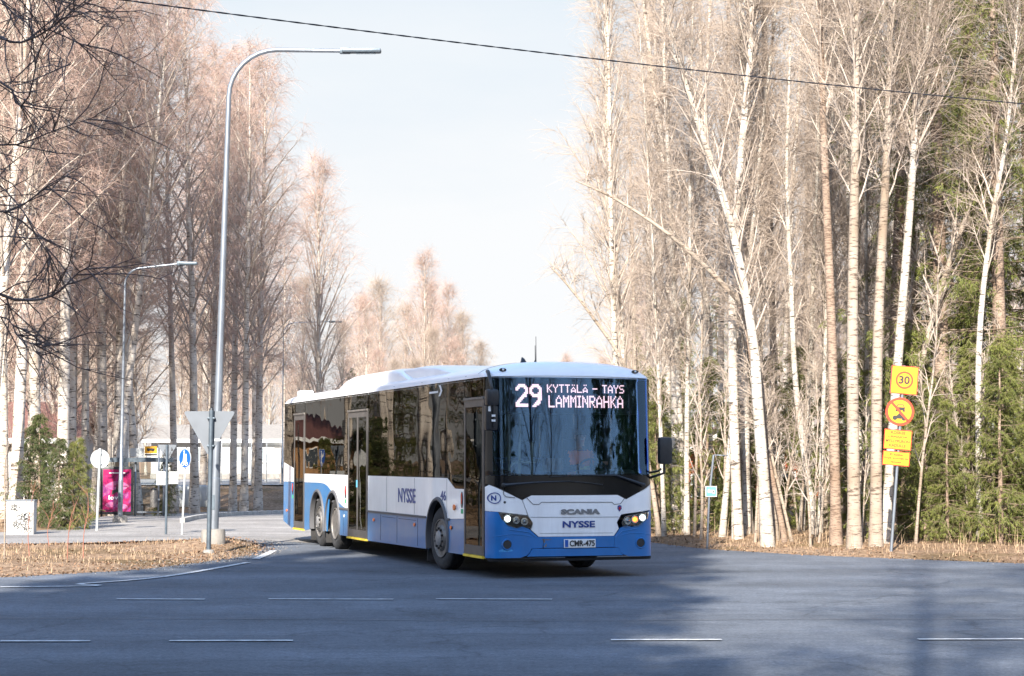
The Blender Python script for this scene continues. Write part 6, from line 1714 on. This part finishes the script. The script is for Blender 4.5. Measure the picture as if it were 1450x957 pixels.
# young dark spruces left
for i, (px, Y, k, s, lb) in enumerate(((84, 47.5, 1, 0.50, "dark young spruce right of the utility cabinet"), (112, 50.5, 0, 0.42, "small young spruce touching the round sign post"), (58, 49, 1, 0.62, "tallest dark young spruce behind the utility cabinet"),
                                        (104, 47.6, 0, 0.40, "lighter young spruce between two dark ones near the cabinet"), (40, 51, 1, 0.55, "thin young spruce at the white house wall"), (236, 63.5, 0, 0.4, "tiny spruce beside the bus shelter bench"))):
    tree_obj("young_spruce", spr_young[k], X_at(px, Y), Y, i * 1.9, s, (0, 0), lb)
# far trees closing the view down the side road
GF = "pale birches far down the side road"
for i, (px, Y, k, s) in enumerate(((540, 150, 1, 1.05), (600, 160, 0, 1.10), (570, 165, 1, .95), (632, 170, 0, 1.0), (655, 165, 1, .95), (520, 140, 0, .8), (615, 150, 1, .8), (678, 180, 1, .85), (505, 160, 0, .9),
                                    (585, 140, 1, .62), (560, 135, 1, .6), (645, 150, 0, .66), (535, 130, 0, .55), (605, 175, 0, 1.0), (668, 150, 1, .55), (690, 190, 0, .62))):
    tree_obj("birch_tree", birchFar[k], X_at(px, Y), Y, i * 1.1, s, (0, 0), "pale bare birch far down the side road above the bus roof", "tree", GF)
scatter(birchFar, "birch_tree", 44, pxr(400, 900), (185, 260), "pale bare birch far down the side road above the bus roof", GF, (0.55, 0.75), mind=4)
scatter(birchFar, "birch_tree", 30, pxr(-60, 420), (135, 190), "bare birch closing the view behind the yard and long white building", "birches behind the yard and long white building", (0.8, 1.05), mind=4)
scatter(birchFar, "birch_tree", 18, pxr(880, 1520), (120, 190), "bare birch closing the view behind the right hand wood", "birches closing the view behind the right hand wood", (0.7, 1.0), mind=4)
tree_obj("spruce_tree", spr_light[1], X_at(713, 190), 190, 0, 0.72, (0, 0), "small dark conifer top peeking above the bus roof")
tree_obj("spruce_tree", spr_light[1], X_at(497, 120), 120, 0, 0.5, (0, 0), "brownish small conifer above the roof pod of the bus")
scatter(spr_light[1:], "spruce_tree", 14, pxr(720, 980), (150, 240), "distant low spruce behind the right part of the bus roof", "distant low spruces behind the bus roof", (0.45, 0.62), mind=4)

# ---- tree near the camera whose dark limbs hang in at the upper left
near = empty("overhanging_tree", (-5.6, 11.5, gz(-5.6, 11.5)), 0, "dark tree just outside the left edge whose shaded limbs hang into the upper left corner", "tree")
tp = np.array([(0, 0, -0.2), (0.05, 0, 1.5), (-0.02, 0.05, 3.2), (0.1, 0, 5.0), (0.05, 0.1, 7.5), (0.15, 0, 10.0)], float)
tv, tq = tubes(np.array(smooth3(tp, 15))[None], np.linspace(.17, .03, 16)[None], 12)
link_mesh("trunk", np_mesh("trunk", tv, quads=tq, mats=[M['pine_bark']]), near)
rg = np.random.default_rng(77); cr = Tree()
limbs = []
for (pts, r) in (([(-260, 470), (-120, 405), (20, 424), (75, 418), (112, 385), (150, 365), (175, 330)], .018), ([(-260, 300), (-100, 150), (0, 205), (90, 180), (180, 150)], .014), ([(-260, 160), (-80, 60), (30, 60), (110, 10), (160, -40)], .016),
                 ([(-260, 330), (-100, 290), (10, 300), (90, 250), (160, 262)], .013), ([(-250, 250), (-60, 120), (30, 150), (60, 60), (120, -30)], .014), ([(-260, 450), (-60, 445), (30, 480), (80, 500)], .010),
                 ([(-260, 100), (-90, -10), (20, 20), (70, 70), (130, 110)], .012), ([(-250, 380), (-70, 220), (0, 262), (60, 340), (80, 400)], .011), ([(-250, 60), (-60, -30), (40, -20), (110, 60), (190, 70)], .011)):
    p = [tuple(at(a, b, 11.5 - 0.25 * i + rg.normal(0, .12)) - near.location) for i, (a, b) in enumerate(pts)]
    p = [(0.08, 0, p[0][2] - 0.3)] + p[1:]
    q_ = np.array(smooth3(p, 14))[:15]
    limbs.append((q_, r))
for q_, r in limbs:
    cr.add(*tubes(q_[None], (r * 0.52 * np.linspace(1.5, 0.25, len(q_)))[None], 7), 0)
    m = 16; s2 = .3 + .69 * rg.random(m); a2, T2 = lerp_on(q_[None], np.zeros(m, int), s2)
    d2 = side_dir(rg, T2, np.radians(rg.uniform(25, 60, m))); L2 = rg.uniform(.15, .6, m)
    P2 = grow(rg, a2, d2, L2, 5, .03, .16, .05); cr.add(*tubes(P2, np.broadcast_to(np.array([.0042, .0038, .0032, .0026, .0012]), (m, 5)), 4), 0)
    m3 = m * 5; i3 = np.repeat(np.arange(m), 5); a3, T3 = lerp_on(P2, i3, rg.random(m3))
    P3 = grow(rg, a3, side_dir(rg, T3, np.radians(rg.uniform(20, 60, m3))), rg.uniform(.06, .3, m3), 4, .0, .16, .05)
    cr.add(*tubes(P3, np.broadcast_to(np.array([.0022, .002, .0017, .001]), (m3, 4)), 3), 0)
link_mesh("crown", cr.mesh("crown", [M['twig_dark']]), near)

# ---- wood on the camera's side of the road: it throws the shade over the road and stands in the windscreen's reflection
SHB = "tall spruces behind the photographer shading the road"
for i, (x, y, s) in enumerate(((-12.0, -5, 1.12), (-10.2, -6.5, 1.24), (-8.4, -5.5, 1.26), (-6.6, -7, 1.28), (-11.2, -9, 1.3), (-9.2, -10, 1.4), (-7.4, -10.5, 1.42), (-8.4, -13, 1.5), (-10, -14, 1.5),
                                (-5.0, -6, .80), (-3.6, -8, .66), (-14, -6, .84), (-16, -5, .80), (-18.2, -6, .84), (-20.5, -5, .78), (-23, -6, .86), (-26, -5, .8), (-29, -6, .8), (-33, -7, .9), 
                                (13.5, -13, .72), (16.5, -12, .66), (19.0, -14, .8), (47, -12, .8), (53, -14, .9))):
    tree_obj("spruce_tree", spr_big, x, y, i * 1.3, s, (0, 0), "tall dark spruce behind the photographer", "tree", SHB)
SHC = "bare birches behind the photographer"
for i, (x, y, s) in enumerate(((-2.4, -6, .72), (-0.8, -8, .75), (-1.9, -10, .95), (3.4, -15, 1.0), (8, -12, 1.0), (11, -12, 1.0), (18, -10, 1.0), (1.2, -9, .8), (24.5, -8, 0.75), (36.5, -16, .85), (38.5, -10, .8), (22, -20, .9))):
    tree_obj("birch_tree", birchL[i % 4], x, y, i * 1.7, s, (0, 0), "bare birch behind the photographer", "tree", SHC)

tallpine = broadleaf(700, 23, .15, cs=.62, spread=2.6, n1=24, n2=6, n3=5, mats=[M['branch_dark'], M['twig_dark']], bark=M['pine_bark'], twig_r=.006, prof='round', ang=(50, 80))
for i, (x, y, s) in enumerate(((0.4, -5.0, 1.0), (2.0, -3.5, .95), (3.1, -7.0, 1.15), (4.3, -5.0, 1.0), (5.6, -9.0, 1.2), (-1.0, -4.2, 1.0), (6.9, -6.5, .95), (1.2, -7.5, 1.1))):
    tree_obj("pine_tree", tallpine, x, y, i * 1.7, s, (0, 0), "tall bare trunked pine behind the photographer", "tree", "tall pines behind the photographer")

darkbirch = broadleaf(720, 15, .16, cs=.2, spread=4.2, n1=40, n2=8, n3=6, mats=[M['branch_dark'], M['twig_dark']], bark=M['pine_bark'], twig_r=.007, ang=(35, 60))
tree_obj("birch_tree", darkbirch, 12.5, 6.5, 0.4, 1.0, (0, 0), "spreading bare tree across the road, mirrored in the bus windscreen")
for i, (x, y, s, lb) in enumerate(((7.6, 3.5, .62, "nearest dark spruce across the road right of the photographer"), (6.4, -1.5, .75, "second dark spruce across the road right of the photographer"), (22.5, 6.5, .62, "dark spruce far right across the road"), (26, 8, .7, "farthest dark spruce right across the road"))):
    tree_obj("spruce_tree", spr_big, x, y, i, s, (0, 0), lb)

# ---- ground cover
def blades(name, regs, mat, seed, hr, w, label=None):
    rg = np.random.default_rng(seed); A_ = []
    for (n, xr, yr, dmin, dmax) in regs:
        x = rg.uniform(*xr, n); y = rg.uniform(*yr, n)
        d = np.minimum(sdf(ROAD, x, y), sdf(PATH, x, y)); k = (d > dmin) & (d < dmax) & (vnoise(x, y, .7, 9) + rg.normal(0, .2, n) > -0.15)
        A_.append(np.stack([x[k], y[k]], -1))
    A_ = np.concatenate(A_); n = len(A_); z = ground_h(A_[:, 0], A_[:, 1]) - 0.01
    b = np.concatenate([A_, z[:, None]], 1); h = hr[0] + (hr[1] - hr[0]) * rg.random(n) ** 2.5; az = rg.random(n) * 6.283; le = rg.normal(0, .55, n)
    sd_ = np.stack([np.cos(az), np.sin(az), np.zeros(n)], -1) * w; tip = b + np.stack([-np.sin(az) * le * h, np.cos(az) * le * h, h], -1)
    mid = (b + tip) / 2 + np.stack([0 * h, 0 * h, h * .08], -1)
    V = np.stack([b - sd_, b + sd_, mid + sd_ * .7, tip, mid - sd_ * .7], 1).reshape(-1, 3)
    i = np.arange(n)[:, None] * 5
    o = link_mesh(name, np_mesh(name, V, quads=i + np.array([[0, 1, 2, 4]]), tris=i + np.array([[4, 2, 3]]), mats=[mat], smooth=False)); tag(o, kind='stuff'); return o
blades("dry_grass", [(16000, (-16, -4), (27, 46), 0.1, 9), (15000, (2, 17), (30, 44), 0.1, 4.0), (5000, (-26, -8), (80, 96), .2, 12)], M['straw'], 5, (.03, .14), .006)
blades("tall_dry_grass", [(3200, (2, 17), (31, 46), 0.8, 6), (1800, (-16, -9), (44, 50), 0.5, 5)], M['straw'], 6, (.15, .7), .004)
def litter(name, regs, mat, seed, s):
    rg = np.random.default_rng(seed); A_ = []
    for (n, xr, yr, dmin, dmax) in regs:
        x = rg.uniform(*xr, n); y = rg.uniform(*yr, n); d = np.minimum(sdf(ROAD, x, y), sdf(PATH, x, y)); k = (d > dmin) & (d < dmax); A_.append(np.stack([x[k], y[k]], -1))
    A_ = np.concatenate(A_); n = len(A_); z = np.maximum(ground_h(A_[:, 0], A_[:, 1]), h0(A_[:, 1])) + 0.012
    c = np.concatenate([A_, z[:, None]], 1); az = rg.random(n) * 6.283; u = np.stack([np.cos(az), np.sin(az), rg.normal(0, .35, n)], -1) * rg.uniform(.5, 1, (n, 1)) * s; v = np.stack([-np.sin(az), np.cos(az), rg.normal(0, .35, n)], -1) * rg.uniform(.4, .8, (n, 1)) * s
    V = np.stack([c - u, c - v, c + u, c + v], 1).reshape(-1, 3)
    o = link_mesh(name, np_mesh(name, V, quads=np.arange(n * 4).reshape(-1, 4), mats=[mat], smooth=False)); tag(o, kind='stuff')
litter("leaf_litter", [(9000, (-12, -4), (27, 43), -0.25, 1.2), (9000, (2, 18), (30, 44), -0.2, 3.5), (3000, (-16, -4), (28, 42), 0, 9)], M['leaf_litter'], 8, .028)
litter("gravel", [(16000, (-30, 20), (25, 46), -0.9, 0.12), (5000, (-6.2, -4), (30, 42), -0.5, 0.8)], pbr("road_gravel", (0.30, 0.27, 0.24), 0.95, col2=(0.14, 0.13, 0.12), vscale=8), 12, .014)
litter("twigs_and_dirt", [(5000, (-14, -4.4), (27, 40), -0.1, 0.45), (5000, (2, 18), (30, 44), -0.1, 0.7)], pbr("dark_dirt_crumbs", (0.10, 0.075, 0.055), 0.95, var=.3), 13, .03)
# tall thin weeds standing on the left verge
GW = "tall reddish weed stems on the left verge"
for i, (px, py, h) in enumerate(((6, 795, 2.4), (42, 790, 1.3), (95, 800, 1.05), (118, 792, 1.2), (70, 775, 0.9))):
    x, y, _ = gp(px, py); z = gz(x, y)
    rg = np.random.default_rng(900 + i)
    p = np.array(smooth3([(0, 0, -.05), (rg.normal(0, .04), 0, h * .35), (rg.normal(.05, .05), 0, h * .7), (rg.normal(.12, .08), 0, h)], 12)); c = Tree()
    c.add(*tubes(p[None], np.linspace(.009 if i else .016, .002, len(p))[None], 5), 0)
    m = 9 if i else 26; a2, T2 = lerp_on(p[None], np.zeros(m, int), .35 + .6 * rg.random(m)); c.add(*tubes(grow(rg, a2, side_dir(rg, T2, np.radians(rg.uniform(25, 45, m))), rg.uniform(.12, .4 if i else .9, m), 4, .1, .1, 0), np.broadcast_to(np.array([.004, .003, .002, .001]), (m, 4)), 3), 0)
    o = link_mesh("weed_stem" if i else "young_sapling", c.mesh("weed_stem", [M['stem_red'] if i else M['aspen']])); o.location = (x, y, z)
    tag(o, "tall thin reddish weed stem standing in the dry grass of the left verge" if i else "slim pale sapling at the left picture edge on the dry grass verge", "weed" if i else "sapling", GW if i else None)
